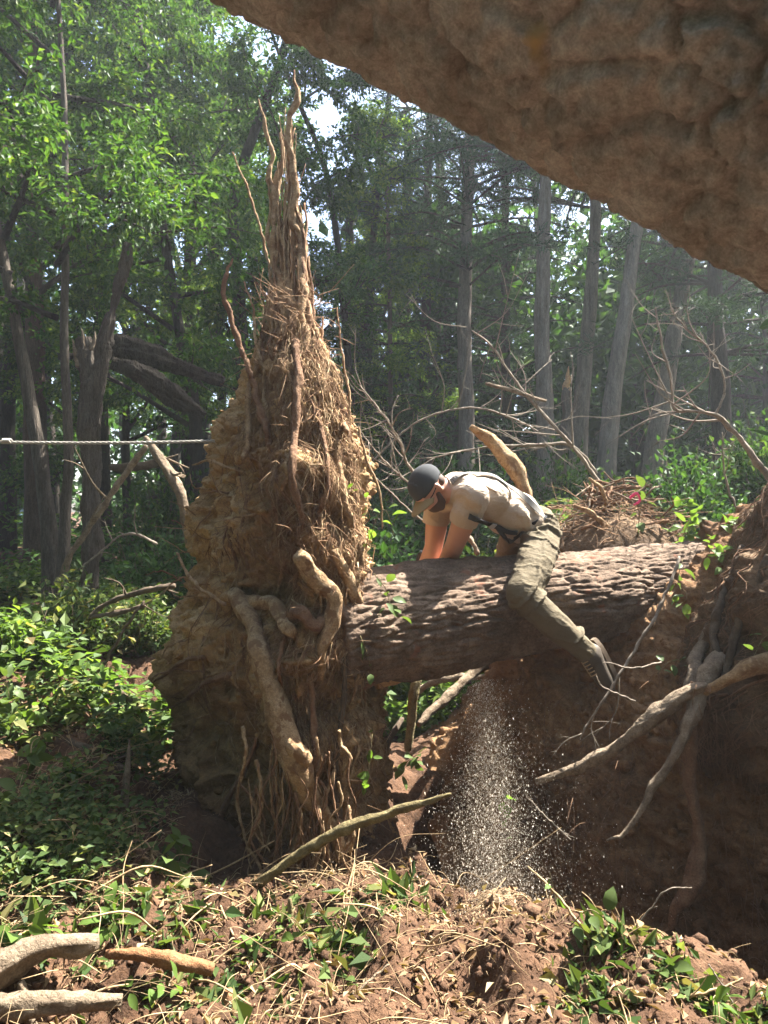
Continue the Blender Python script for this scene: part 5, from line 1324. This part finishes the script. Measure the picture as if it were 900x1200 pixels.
# under and behind the log
stick('broken_branch', 'straight grey pole slanting up under the log', [(490, 850, 4.5), (525, 815, 4.7), (560, 785, 4.9), (600, 752, 5.1)], [5, 6, 6.5, 6], 4.8, 'stick', seed=19)
stick('broken_branch', 'curved pale pole lying behind the slanting pole', [(484, 812, 5.3), (510, 800, 5.3), (540, 793, 5.3), (580, 794, 5.3)], [5, 5, 5, 4], 5.3, 'stick', seed=20)
stick('broken_branch', 'short mossy upright stub seen under the log', [(478, 880, 4.6), (482, 840, 4.6), (486, 800, 4.62), (504, 788, 4.7)], [5, 7, 7, 5], 4.6, 'green_stick', seed=21)
stick('dead_branch', 'dark bent root rising from the soil beside the plate', [(430, 930, 4.0), (446, 890, 4.1), (462, 856, 4.2), (474, 840, 4.3)], [6, 6, 5, 3], 4.1, 'dark_stick', seed=22)
# right side
stick('broken_branch', 'long grey branch slanting across the dark earth wall', [(628, 916, 3.55), (680, 898, 3.5), (730, 868, 3.45), (780, 832, 3.4), (815, 810, 3.38), (836, 800, 3.38)], [5, 7, 8, 10, 11, 10], 3.45, 'stick', seed=23, sides=12, knob=.14)
stick('dead_branch', 'thin twig running down from the root tangle to the wall', [(796, 652, 3.75), (775, 708, 3.65), (745, 760, 3.6), (712, 812, 3.55), (690, 845, 3.55), (672, 880, 3.55)], [3.2, 3.2, 3, 2.6, 2.2, 1.4], 3.6, 'twig', seed=24, side=3)
stick('dead_branch', 'pale curled twig just below the boot', [(775, 776, 3.55), (740, 783, 3.5), (712, 776, 3.5), (705, 779, 3.5)], [1.6, 1.8, 1.6, 1.2], 3.55, 'twig', seed=25)
stick('dead_branch', 'hooked white twig hanging past the boot tip', [(745, 822, 3.5), (720, 812, 3.48), (704, 803, 3.47), (698, 790, 3.46)], [1.6, 1.8, 1.6, 1.0], 3.5, 'twig', seed=26)
stick('dead_branch', 'pale broken twig poking up from the right rim of the hole', [(740, 1092, 2.5), (765, 1062, 2.5), (782, 1042, 2.5), (816, 1040, 2.5)], [1.6, 1.8, 1.5, 1.0], 2.5, 'twig', seed=27, side=1)
stick('dead_branch', 'long dry stem leaning over the sawdust at the rim', [(706, 1118, 2.45), (672, 1072, 2.5), (640, 1035, 2.55), (615, 1012, 2.6)], [2.2, 2.2, 2, 1.4], 2.5, 'straw', seed=28, side=1)
stick('dead_branch', 'dry forked stem leaning out of the leaves at lower right', [(765, 1198, 2.25), (800, 1172, 2.25), (840, 1160, 2.25), (876, 1144, 2.25)], [2.6, 2.6, 2.2, 1.4], 2.25, 'straw', seed=29, side=2)
stick('dead_branch', 'pale twig crossing the bottom right corner', [(830, 1130, 2.3), (850, 1160, 2.28), (872, 1200, 2.25)], [1.4, 1.8, 1.6], 2.28, 'twig', seed=30, side=2)
stick('dead_branch', 'thin white twig in the hole right of the sawdust', [(618, 935, 3.3), (648, 965, 3.28), (678, 992, 3.26)], [1.4, 1.8, 1.2], 3.3, 'twig', seed=31, side=2)
stick('dead_branch', 'stick lying on the crumbly soil at the bottom centre', [(375, 1188, 2.3), (420, 1160, 2.35), (470, 1118, 2.45)], [2, 2.2, 1.6], 2.35, 'stick', 'stick', seed=32)
# bare twigs against the wood
stick('bare_branch', 'bare grey branch with a tangle of twigs at the right edge', [(930, 590, 5.0), (898, 556, 5.0), (868, 516, 5.0), (838, 486, 5.0), (810, 482, 5.0), (790, 478, 5.0), (786, 440, 5.0), (776, 405, 5.0), (768, 360, 5.0)], [8, 6.5, 5.5, 5, 3, 3, 2.6, 2.2, 1.4], 5.0, 'twig', seed=33, side=13)
stick('bare_branch', 'bare looping twig above the bare grey branch at right', [(838, 484, 5.0), (850, 455, 5.0), (836, 415, 5.0), (805, 385, 5.0), (785, 362, 5.0)], [2.4, 2.2, 2, 1.6, 1], 5.0, 'twig', seed=34, side=19)
stick('bare_branch', 'thin upright bare stem right of the debris heap', [(875, 620, 4.8), (856, 580, 4.8), (848, 545, 4.8), (846, 500, 4.8)], [2, 2, 1.8, 1.2], 4.8, 'twig', seed=35, side=7)
stick('bare_branch', 'long bare stem fanning up left from the debris heap', [(708, 575, 6.0), (680, 535, 6.0), (650, 500, 6.0), (610, 455, 6.0), (575, 405, 6.0), (536, 376, 6.0)], [3.5, 3.2, 3, 2.6, 2.2, 1.4], 6.0, 'twig', seed=36, side=13)
stick('bare_branch', 'bare stem lying nearly flat behind the bent back', [(700, 556, 6.1), (670, 522, 6.1), (630, 522, 6.1), (570, 524, 6.1), (500, 538, 6.1)], [3, 3, 2.6, 2.2, 1.4], 6.1, 'twig', seed=37, side=15)
stick('bare_branch', 'cut pale stem stub among the twigs above the back', [(640, 470, 6.0), (600, 458, 6.0), (556, 446, 6.0)], [2.4, 2.6, 2.6], 6.0, 'stick', seed=38)
stick('bare_branch', 'bare twig standing between the plate and the cap', [(500, 570, 5.2), (478, 545, 5.2), (462, 505, 5.2), (440, 475, 5.2), (412, 440, 5.2)], [2.8, 2.4, 2.2, 1.8, 1], 5.2, 'twig', seed=39, side=17)
stick('bare_branch', 'bare twig spray low behind the cap', [(520, 600, 5.4), (484, 570, 5.4), (450, 540, 5.4), (418, 500, 5.4)], [2.4, 2.2, 1.8, 1], 5.4, 'twig', seed=40, side=21)
stick('bare_branch', 'bare arching stem behind the back from plate to heap', [(420, 560, 6.4), (480, 500, 6.4), (545, 478, 6.4), (600, 490, 6.4), (640, 512, 6.4)], [1.4, 1.8, 2, 2, 1.6], 6.4, 'twig', seed=41, side=15)
stick('fallen_branch', 'straight stick slanting behind the arm to the log', [(520, 590, 4.9), (545, 625, 4.8), (566, 660, 4.7)], [3, 3.6, 3.6], 4.8, 'stick', 'stick', seed=42)
stick('fallen_branch', 'pale thin stick slanting from the twigs towards the elbow', [(440, 560, 5.0), (480, 598, 4.95), (520, 630, 4.85)], [1.4, 1.8, 1.8], 4.9, 'twig', 'stick', seed=43)

# heap of roots and sticks behind the log
hp = thing('debris_heap', P(718, 645, 5.35), 'heap of torn roots and sticks behind the log', 'debris')
hc = P(718, 640, 5.35)
n_u, n_v = 50, 30; U, Vv = np.meshgrid(np.linspace(0, 2 * math.pi, n_u, endpoint=False), np.linspace(0, 1, n_v))
hx = hc[0] + np.cos(U) * Vv * .50; hy = hc[1] + np.sin(U) * Vv * .45; hz = hc[2] - .15 + .40 * np.sqrt(np.clip(1 - Vv ** 2, 0, 1))
hv = np.stack([hx, hy, hz], -1); hv = hv + fbm(hv * 8, 4, 301)[..., None] * np.array([.06, .06, .09]); hv = hv.reshape(-1, 3)
idx = np.arange(n_u * n_v).reshape(n_v, n_u); nx_ = np.roll(idx, -1, 1)
part('earth', (hv, np.stack([idx[:-1], nx_[:-1], nx_[1:], idx[1:]], -1).reshape(-1, 4), None), M['mass'], hp)
for k in range(130):
    a = r7.uniform(0, 6.28); rr_ = r7.uniform(0, .5); p = hc + np.array([math.cos(a) * rr_, math.sin(a) * rr_ * .7, .02 + .30 * (1 - (rr_ / .52) ** 2) + r7.uniform(-.04, .12)])
    d = np.array([r7.normal(0, 1), r7.normal(0, .6), r7.normal(0, .35)]); d /= np.linalg.norm(d); L = r7.uniform(.12, .42); q = r7.normal(0, .05, 3)
    rad = r7.choice([.004, .007, .012, .020], p=[.4, .35, .18, .07])
    part('stick', gnarly([p - d * L / 2, p + q, p + d * L / 2 + r7.normal(0, .03, 3)], [rad, rad * .9, rad * .5], 7, k), M['root_brown' if k % 3 else 'stick'], hp)
part('stick', pxtube([(672, 592, 5.0), (690, 600, 5.0), (706, 612, 5.05), (714, 628, 5.1)], [2, 2.8, 3, 3.4], 5.0, 10, .3, 4), M['root'], hp)
part('stick', pxtube([(690, 560, 5.1), (705, 575, 5.1), (712, 600, 5.1)], [1.5, 2.2, 2.4], 5.1, 8, .3, 5), M['root'], hp)
fr = Buf()
for k in range(420):
    a = r7.uniform(0, 6.28); rr_ = .5 * math.sqrt(r7.random()); p = hc + np.array([math.cos(a) * rr_, math.sin(a) * rr_ * .8, .36 * (1 - (rr_ / .52) ** 2) + .02]); d = r7.normal(0, 1, 3); d[2] *= .5; L = r7.uniform(.05, .18)
    fr.tube(catmull([p, p + d * L * .5, p + d * L + r7.normal(0, .03, 3)], 3), [.0022, .0018, .001], 3)
tag(part('fine_roots', fr, M['fine_root'], hp), kind='stuff')
V, Q, T = tube(catmull([P(738, 584, 4.98), P(746, 578, 4.96), P(750, 586, 4.95), P(743, 592, 4.95)], 5), .009, 6, .6, 3)
tag(part('marking_tape', (V, Q, T), M['pink']), 'small bright pink tape scrap on the debris heap', 'tape')

# rope drawn tight from the roots to the left
b = Buf(); r0 = P(-60, 517, 3.95); r1 = P(285, 516, 4.14); m = 260
tt = np.linspace(0, 1, m); base = r0[None] * (1 - tt[:, None]) + r1[None] * tt[:, None]; base[:, 2] -= .012 * np.sin(tt * math.pi)
for s_ in range(3):
    ph = tt * 110 + s_ * 2.094; b.tube(base + 0.0052 * np.stack([0 * tt, np.cos(ph), np.sin(ph)], -1), .0042, 6)
rp = part('rope', b, M['rope']); tag(rp, 'taut pale rope running left from the root plate', 'rope')
b = Buf(); kc = P(8, 517, 3.98)
for s_ in range(4):
    a = np.linspace(0, 6.28, 14); x_ = (s_ - 1.5) * .011; b.tube(kc + np.stack([x_ + .004 * np.sin(a * 2), .011 * np.cos(a), .011 * np.sin(a)], -1), .0052, 6)
kn_ = part('knot', b, M['rope'], None); kn_.parent = rp; kn_.location = tuple(np.array(kn_.location) - np.array(rp.location))

# ================================================================== SAWDUST
def chips(n, sz0, sz1, spread, seed):
    r = np.random.default_rng(seed); t = r.random(n) ** .8; py = 795 + t * 285
    cx = 566 + 16 * t + 0 * t; sg = (9 + 31 * t) * spread; px = cx + r.normal(0, 1, n) * sg
    far = r.random(n) < .16; px = np.where(far, cx + r.normal(25, 62, n) * (.35 + t), px)
    Y = 3.72 - .72 * t + r.normal(0, .06 + .10 * t, n)
    pos = np.stack([(px - 450) / F * Y, Y, EYE - (py - 600) / F * Y], -1)
    s_ = r.uniform(sz0, sz1, n) * r.choice([1, 1, 1.7], n)
    O = np.array([[1, 1, 1], [-1, -1, 1], [-1, 1, -1], [1, -1, -1]], float) * .6
    V = pos[:, None] + (O[None] + r.normal(0, .35, (n, 4, 3))) * s_[:, None, None] * np.array([1, 1, 1.9])
    Fc = np.array([[0, 1, 2], [0, 3, 1], [0, 2, 3], [1, 3, 2]])
    return V.reshape(-1, 3), None, (Fc[None] + 4 * np.arange(n)[:, None, None]).reshape(-1, 3)
b = Buf(); b.add(*chips(3200, .0008, .0020, 1.1, 5)); b.add(*chips(31000, .0004, .0008, .9, 6))
tag(part('sawdust', b, M['sawdust'], smooth=False), 'plume of pale sawdust falling from under the log', 'sawdust', kind='stuff')
M['sawdust_pile'] = earthy('settled_sawdust', [(0.3, (0.27, 0.185, 0.11)), (0.7, (0.45, 0.335, 0.21))], 12, 90, bump=0.8, dist=0.006)
n_ = 3600; aa = r7.uniform(0, 6.28, n_); rr_ = np.abs(r7.normal(0, .085, n_)); pq = P(580, 1085, 2.86)   # chips that have landed
xx = pq[0] + np.cos(aa) * rr_ * 1.3; yy = pq[1] + np.sin(aa) * rr_; Vc, _, Tc = crumbs(np.stack([xx, yy, gh(xx, yy) + .016 * np.exp(-(rr_ / .06) ** 2) + .003], -1), r7.uniform(.0012, .0032, n_), 77)
pc = P(580, 1085, 2.86); U, Vv = np.meshgrid(np.linspace(0, 6.283, 40, endpoint=False), np.linspace(0, 1, 20))
hv = np.stack([pc[0] + np.cos(U) * Vv * .13, pc[1] + np.sin(U) * Vv * .15, 0 * U], -1); gzv = gh(hv[..., 0].ravel(), hv[..., 1].ravel()).reshape(U.shape)
hv[..., 2] = gzv - .01 + .022 * (1 - Vv) ** 1.1 + fbm(hv * 30, 3, 5) * .015; idx = np.arange(800).reshape(20, 40); nx_ = np.roll(idx, -1, 1)
tag(part('sawdust_pile', Buf().add(hv.reshape(-1, 3), np.stack([idx[:-1], nx_[:-1], nx_[1:], idx[1:]], -1).reshape(-1, 4)).add(Vc, None, Tc), M['sawdust_pile']), 'small mound of pale sawdust where the plume lands', 'sawdust', kind='stuff')

# ================================================================== GROUND LITTER
def spread_xy(n, x0, x1, y0, y1, keepf=None):
    x = r7.uniform(x0, x1, n); y = r7.uniform(y0, y1, n)
    if keepf is not None: k = keepf(x, y); x, y = x[k], y[k]
    return x, y, gh(x, y)
nopit = lambda x, y: (pit_mask(x, y) < .35) & ~((x > -1.0) & (x < .15) & (y > 3.35))
x, y, z = spread_xy(8200, -1.6, 1.5, 1.9, 3.6, nopit)
sz = r7.gamma(1.0, .0042, len(x)) + .0016
tag(part('soil_clods', crumbs(np.stack([x, y, z + sz * .3], -1), sz, 8), M['clod']), 'crumbly clods of brown soil strewn over the foreground', 'soil', kind='stuff')
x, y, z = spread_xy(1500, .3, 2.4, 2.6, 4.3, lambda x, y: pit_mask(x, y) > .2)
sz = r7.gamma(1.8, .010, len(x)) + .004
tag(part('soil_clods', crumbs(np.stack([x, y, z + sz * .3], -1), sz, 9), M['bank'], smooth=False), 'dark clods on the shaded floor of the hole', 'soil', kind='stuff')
b = Buf()
x, y, z = spread_xy(7600, -1.8, 1.5, 1.9, 4.2, nopit)
den = fbm(np.stack([x, y, 0 * x], -1) * 2.5, 2, 44)
for k in range(len(x)):
    if (den[k] < -.15 and r7.random() < .7) or (x[k] > -.25 and r7.random() < .3): continue
    L = r7.gamma(2.0, .032) * (1.25 if x[k] < -.2 else .8); a = r7.uniform(0, 6.28); d = np.array([math.cos(a), math.sin(a), r7.normal(.12, .3)]); q = r7.normal(0, .25, 3); p = np.array([x[k], y[k], z[k] + .004])
    rad = r7.choice([.0009, .0014, .0022, .0035], p=[.4, .35, .2, .05])
    b.tube(catmull([p, p + d * L * .5 + q * L * .3 + np.array([0, 0, .012]), p + d * L + q * L * .2], 3), [rad, rad, rad * .6], 3)
for k in range(230):   # longer dead stems, tangled
    xx, yy = r7.uniform(-1.7, .3), r7.uniform(2.1, 3.7); zz = float(gh(xx, yy)[0])
    if not nopit(np.array([xx]), np.array([yy]))[0]: continue
    L = r7.uniform(.12, .42); a = r7.uniform(0, 6.28); d = np.array([math.cos(a), math.sin(a), r7.normal(.1, .22)]); p = np.array([xx, yy, zz + .015]); q = r7.normal(0, .06, 3)
    rad = r7.choice([.0012, .0022, .0042], p=[.5, .35, .15])
    b.tube(catmull([p, p + d * L * .5 + q * L + np.array([0, 0, .04]), p + d * L + r7.normal(0, .05, 3)], 5), [rad, rad, rad * .5], 4)
tag(part('root_litter', b, M['straw']), 'dry root hairs and straw scattered on the foreground soil', 'litter', kind='stuff')
x, y, z = spread_xy(3200, -2.2, 1.4, 2.0, 4.4, nopit)
n_ = len(x); nn = r7.normal(0, .5, (n_, 3)); nn[:, 2] += 1; L = r7.uniform(.018, .05, n_)
V, T = kites(np.stack([x, y, z + .012], -1), r7.normal(0, 1, (n_, 3)) * np.array([1, 1, .3]), nn, L, L * .5, .3, .2)
tag(part('dead_leaves', (V, None, T), M['dead_leaf'], smooth=False), 'small dry leaves scattered among the foreground roots', 'litter', kind='stuff')
# grassy shoots and small green leaves in the foreground
gcl = [(-1.25, 2.5, .35), (-.9, 2.75, .3), (-.55, 2.45, .3), (-.3, 2.8, .25), (-1.1, 3.2, .3), (.05, 2.95, .14), (.75, 2.42, .16), (.95, 2.32, .14), (-1.5, 3.0, .3), (.62, 2.25, .12), (1.12, 2.2, .12), (-.15, 2.6, .15)]
b = Buf()
for cx, cy, s_ in gcl:
    n_ = int(150 * s_ / .25); x = r7.normal(cx, s_ * .5, n_); y = r7.normal(cy, s_ * .4, n_); z = gh(x, y)
    d = r7.normal(0, 1, (n_, 3)); d[:, 2] = np.abs(d[:, 2]) * .7 + .1; nn = r7.normal(0, .6, (n_, 3)); nn[:, 2] += .8; L = r7.gamma(3, .013, n_) + .01
    V, T = kites(np.stack([x, y, z + .01], -1), d, nn, L, L * r7.uniform(.15, .65, n_), .15, .2); b.add(V, None, T)
tag(part('green_shoots', b, M['cover'], smooth=False), 'trampled green shoots and grass among the foreground soil', 'ground cover', kind='stuff')

# ================================================================== LEAFY SPRIGS (leaf by leaf)
def big_leaf(seed, w=.56):
    r = np.random.default_rng(seed); ts = np.linspace(0, 1, 7); prof = w * .5 * np.sin(np.pi * ts ** .8) ** .9; prof[0] = .01; prof[-1] = 0
    V = []
    for t, p_ in zip(ts, prof):
        zc = -.22 * t * t + .03 * math.sin(t * 6 + seed)
        V += [(t, -p_ * r.uniform(.9, 1.1), zc + .22 * p_), (t, 0, zc), (t, p_ * r.uniform(.9, 1.1), zc + .22 * p_)]
    Q = []
    for i in range(6):
        for j in (0, 1): Q.append((3 * i + j, 3 * i + 3 + j, 3 * i + 4 + j, 3 * i + 1 + j))
    return np.array(V), np.array(Q)
LEAF = {}
for mt in ('cover', 'leafC', 'leafA', 'dead_leaf'):
    LEAF[mt] = []
    for s_ in range(3):
        V, Q = big_leaf(s_ + 3, .5 + .08 * s_); me = mk_mesh('leaf', V, Q); me.materials.append(M[mt]); LEAF[mt].append(me)
def sprig(name, label, pts, Y, n, size, mt='leafC', cat='plant', stem='green_stick', rad=.0022, spread=.9, bvh=None):
    w = [P(q[0], q[1], q[2] if len(q) > 2 else Y) if bvh is None or len(q) > 2 else cast(bvh, q[0], q[1], Y, .02) for q in pts]
    c = catmull(w, 6) if len(w) > 1 else np.array(w)
    t = thing(name, c[0], label, cat)
    part('stem', tube(c, [rad, rad * .5], 5, .2, 3), M[stem], t)
    for k in range(n):
        f = (k + .6) / n; p = c[min(len(c) - 1, int(f * (len(c) - 1)))]
        dv = c[-1] - c[0]; dv = dv / (np.linalg.norm(dv) + 1e-9)
        d = dv * .4 + r7.normal(0, spread, 3) + np.array([0, -.25, -.1]); d /= np.linalg.norm(d)
        pet = p + d * size * r7.uniform(.15, .5)
        o = link('leaf', LEAF[mt][k % 3], None, t, pet - np.array(t.location))
        q = Vector(d).to_track_quat('X', 'Z'); q = q @ Matrix.Rotation(r7.normal(0, .6), 3, 'X').to_quaternion()
        o.rotation_mode = 'QUATERNION'; o.rotation_quaternion = q; s_ = size * r7.uniform(.7, 1.25); o.scale = (s_, s_, s_)
    return t
vi = 'vine'
sprig(vi, 'leafy vine beside the upper right side of the plate', [(432, 640, 3.62), (440, 610, 3.6), (452, 598, 3.58), (462, 628, 3.58)], 3.6, 7, .065)
sprig(vi, 'green vine leaves where the log meets the plate', [(438, 672, 3.5), (452, 690, 3.48), (458, 710, 3.46), (470, 728, 3.45)], 3.5, 9, .07, 'cover')
sprig(vi, 'small light leaves on the plate above the log', [(415, 560, 3.6), (428, 585, 3.58), (436, 600, 3.57)], 3.6, 5, .05, 'leafC')
sprig(vi, 'pale leaves hanging on the plate rim below the log', [(422, 745, 3.42), (430, 765, 3.42), (436, 790, 3.42)], 3.42, 6, .05, 'cover')
sprig(vi, 'green leaves clinging low on the right rim of the plate', [(436, 860, 3.4), (432, 900, 3.38), (426, 930, 3.36)], 3.4, 9, .05, 'leafC')
sprig('plant', 'tuft of strappy leaves on the sandy slope below the log', [(470, 905, 4.5), (480, 890, 4.5), (496, 882, 4.5)], 4.5, 12, .08, 'cover')
sprig('plant', 'bright sprig lit inside the sawdust plume', [(590, 985, 3.5), (588, 955, 3.5), (592, 932, 3.5)], 3.5, 8, .06, 'leafC')
sprig(vi, 'sprig of fresh leaves hanging over the front of the log', [(800, 655, 3.98), (795, 680, 3.94), (805, 700, 3.92), (790, 712, 3.9)], 3.95, 10, .07, 'cover')
sprig(vi, 'yellow-green leaves beside the right end of the log', [(830, 650, 4.0), (838, 640, 3.98), (850, 668, 3.95)], 4.0, 8, .065, 'leafC')
sprig('plant', 'bright seedlings behind the right end of the log', [(785, 636, 4.95), (800, 618, 4.95), (815, 606, 4.95)], 4.95, 14, .085, 'leafC')
sprig('plant', 'bright leafy clump between the log end and the root tangle', [(840, 640, 4.5), (850, 620, 4.45), (866, 612, 4.4)], 4.5, 14, .08, 'leafC')
sprig('plant', 'lone pair of bright leaves above the root tangle', [(885, 640, 3.9), (878, 615, 3.9), (872, 602, 3.9)], 3.9, 4, .07, 'leafC')
sprig('plant', 'pale broad leaves standing on the debris heap', [(748, 620, 5.0), (752, 590, 5.0), (758, 565, 5.0)], 5.0, 7, .09, 'cover')
sprig(vi, 'shaded leaves on the bank right of the boot', [(770, 790, 3.9), (785, 775, 3.88), (800, 780, 3.86)], 3.9, 7, .06, 'cover')
sprig(vi, 'dark leaves on the tangle at the right picture edge', [(905, 740, 3.25), (893, 750, 3.22), (884, 768, 3.2)], 3.25, 5, .06, 'cover')
sprig('plant', 'large drooping leaves on the rim right of the sawdust', [(668, 1085, 2.48), (690, 1066, 2.46), (712, 1080, 2.44), (728, 1100, 2.42)], 2.46, 9, .075, 'cover')
sprig('plant', 'tall thin seedling with one bright leaf beside the plume', [(655, 1070, 2.52), (648, 1040, 2.54), (644, 1022, 2.55)], 2.52, 4, .035, 'leafC')
sprig('plant', 'leaf clump halfway down the lower right slope', [(740, 1160, 2.34), (765, 1145, 2.32), (785, 1130, 2.32)], 2.34, 11, .055, 'cover')
sprig('plant', 'leaf clump at the bottom right corner', [(800, 1215, 2.26), (830, 1180, 2.24), (850, 1165, 2.24)], 2.26, 13, .065, 'leafC')
sprig('plant', 'broad torn leaves behind the clump on the lower right slope', [(705, 1110, 2.44), (735, 1095, 2.42), (752, 1085, 2.42)], 2.44, 6, .042, 'dead_leaf', stem='straw')
sprig('plant', 'small green seedling on the soil right of the upright stick', [(440, 1092, 2.75), (452, 1076, 2.76), (462, 1066, 2.76)], 2.75, 12, .04, 'leafC')
sprig('plant', 'wilting leaf lying on the crumbly soil at the centre', [(405, 1170, 2.36), (402, 1150, 2.37), (400, 1140, 2.37)], 2.36, 4, .05, 'cover')
sprig('plant', 'round leaf on the soil beside the short brown stub', [(240, 1196, 2.3), (242, 1188, 2.3)], 2.3, 2, .04, 'leafC')
sprig('plant', 'pointed green leaves above the thick bent limb', [(8, 1100, 2.5), (28, 1082, 2.5), (46, 1090, 2.48)], 2.5, 8, .075, 'leafC')
sprig('plant', 'broad green leaves in the middle of the left foreground', [(150, 1040, 3.0), (175, 1010, 3.0), (205, 1005, 3.0)], 3.0, 12, .085, 'cover')
sprig('plant', 'grassy leaves between the orange stick and upright stick', [(290, 1120, 2.6), (310, 1105, 2.62), (330, 1098, 2.63)], 2.6, 12, .05, 'leafC')
sprig('plant', 'green sprig in the gap below the thick bent limb', [(150, 1160, 2.35), (190, 1150, 2.36), (225, 1160, 2.36)], 2.35, 12, .05, 'leafC')
lp = [('low broad-leaved weed at the left edge halfway down', 10, 800, 3.9), ('broad-leaved weed just right of the left edge weed', 45, 835, 3.8), ('sunlit weed on the left mound above the shade', 30, 885, 3.5),
      ('sunlit weed at the lower end of the left mound', 20, 935, 3.3), ('weed with round pale leaves on the left mound', 65, 770, 4.3), ('dark weed at the foot of the left mound', 60, 965, 3.2),
      ('tall weed with pale leaves below the slender tree', 55, 720, 4.8), ('weed in the sun between mound and dark hollow', 80, 915, 3.45), ('weed near the arched dark branch', 120, 800, 4.6), ('weed in shade near the pointed dead stick', 100, 1000, 3.1),
      ('small weed above the orange stick', 130, 1075, 2.65), ('weed at the left edge above the bent limb', 5, 1030, 2.8), ('weed close to the left foot of the plate', 215, 985, 3.2)]
for k, (lb, a, b_, Y) in enumerate(lp):
    p = P(a, b_, Y); z = float(gh(p[0], p[1])[0]); py0 = 600 + (EYE - z) / Y * F
    sprig('weed', lb, [(a, py0, Y), (a + 4, (py0 + b_) / 2, Y), (a + r7.normal(0, 10), b_ - 10, Y)], Y, 20, .075, ('cover', 'leafC', 'cover')[k % 3], 'weed', spread=1.0)

for lb, pts, n_, sz_ in [('tall yellow-green seedlings behind the middle of the log end', [(800, 640, 4.8), (806, 612, 4.8), (822, 598, 4.8)], 22, .08), ('spreading bright leaves over the top of the root tangle', [(862, 630, 4.2), (880, 612, 4.2), (905, 600, 4.2)], 22, .075),
        ('bright leaves on the log bark near its right end', [(835, 662, 4.05), (846, 650, 4.05), (862, 645, 4.05)], 14, .06), ('low bright leaves behind the debris heap', [(775, 622, 5.6), (790, 600, 5.6), (808, 592, 5.6)], 16, .09)]:
    sprig('plant', lb, pts, 4.5, n_, sz_, 'leafC')
# ================================================================== PARKED CAR glimpsed through the trees
cp = P(-62, 600, 20.0); cz = float(gh(cp[0], cp[1])[0])
car = thing('parked_car', (cp[0], cp[1], cz), 'blue-grey parked car glimpsed between trunks at far left', 'car')
prof = [(-2.1, .35), (-2.15, .75), (-1.9, .95), (-1.1, 1.0), (-.5, 1.45), (.7, 1.48), (1.4, 1.02), (2.0, .92), (2.15, .6), (2.1, .35)]
def extr(pr, y0, y1, inset=0):
    n = len(pr); V = [(cp[0] + x, cp[1] + y0, cz + z) for x, z in pr] + [(cp[0] + x, cp[1] + y1, cz + z) for x, z in pr]
    i = np.arange(n); Q = np.stack([i, (i + 1) % n, n + (i + 1) % n, n + i], -1)
    T = [(0, k + 1, k) for k in range(1, n - 1)] + [(n, n + k, n + k + 1) for k in range(1, n - 1)]
    return np.array(V), Q, np.array(T)
part('body', extr(prof, -.85, .85), M['car'], car, smooth=False)
part('window', extr([(-.95, 1.0), (-.45, 1.38), (.05, 1.4), (.05, 1.0)], -.87, -.86), M['glass'], car, smooth=False)
part('window', extr([(.12, 1.0), (.12, 1.4), (.65, 1.4), (1.2, 1.02)], -.87, -.86), M['glass'], car, smooth=False)
for wx in (-1.35, 1.35):
    for wy in (-.8, .8):
        a = np.array([cp[0] + wx, cp[1] + wy - .1, cz + .32]); wh = part('wheel', tube([a, a + np.array([0, .1, 0]), a + np.array([0, .2, 0])], .32, 20), M['tyre'], car, smooth=False)

# ================================================================== HAZE
hzb = boxy((0, 31, 7.0), (96, 0, 0), (0, 80, 0), (0, 0, 20.5), .5)
hm = bpy.data.materials.new('haze'); hm.use_nodes = True; hm.node_tree.nodes.clear()
ho = hm.node_tree.nodes.new('ShaderNodeOutputMaterial'); hv_ = hm.node_tree.nodes.new('ShaderNodeVolumePrincipled')
hv_.inputs['Color'].default_value = (.86, .92, .95, 1); hv_.inputs['Density'].default_value = .0018; hv_.inputs['Anisotropy'].default_value = .35
hm.node_tree.links.new(hv_.outputs[0], ho.inputs['Volume'])
hz_o = part('haze', hzb, hm, smooth=False); tag(hz_o, 'thin bright haze hanging in the air between the trees', 'haze', kind='stuff')
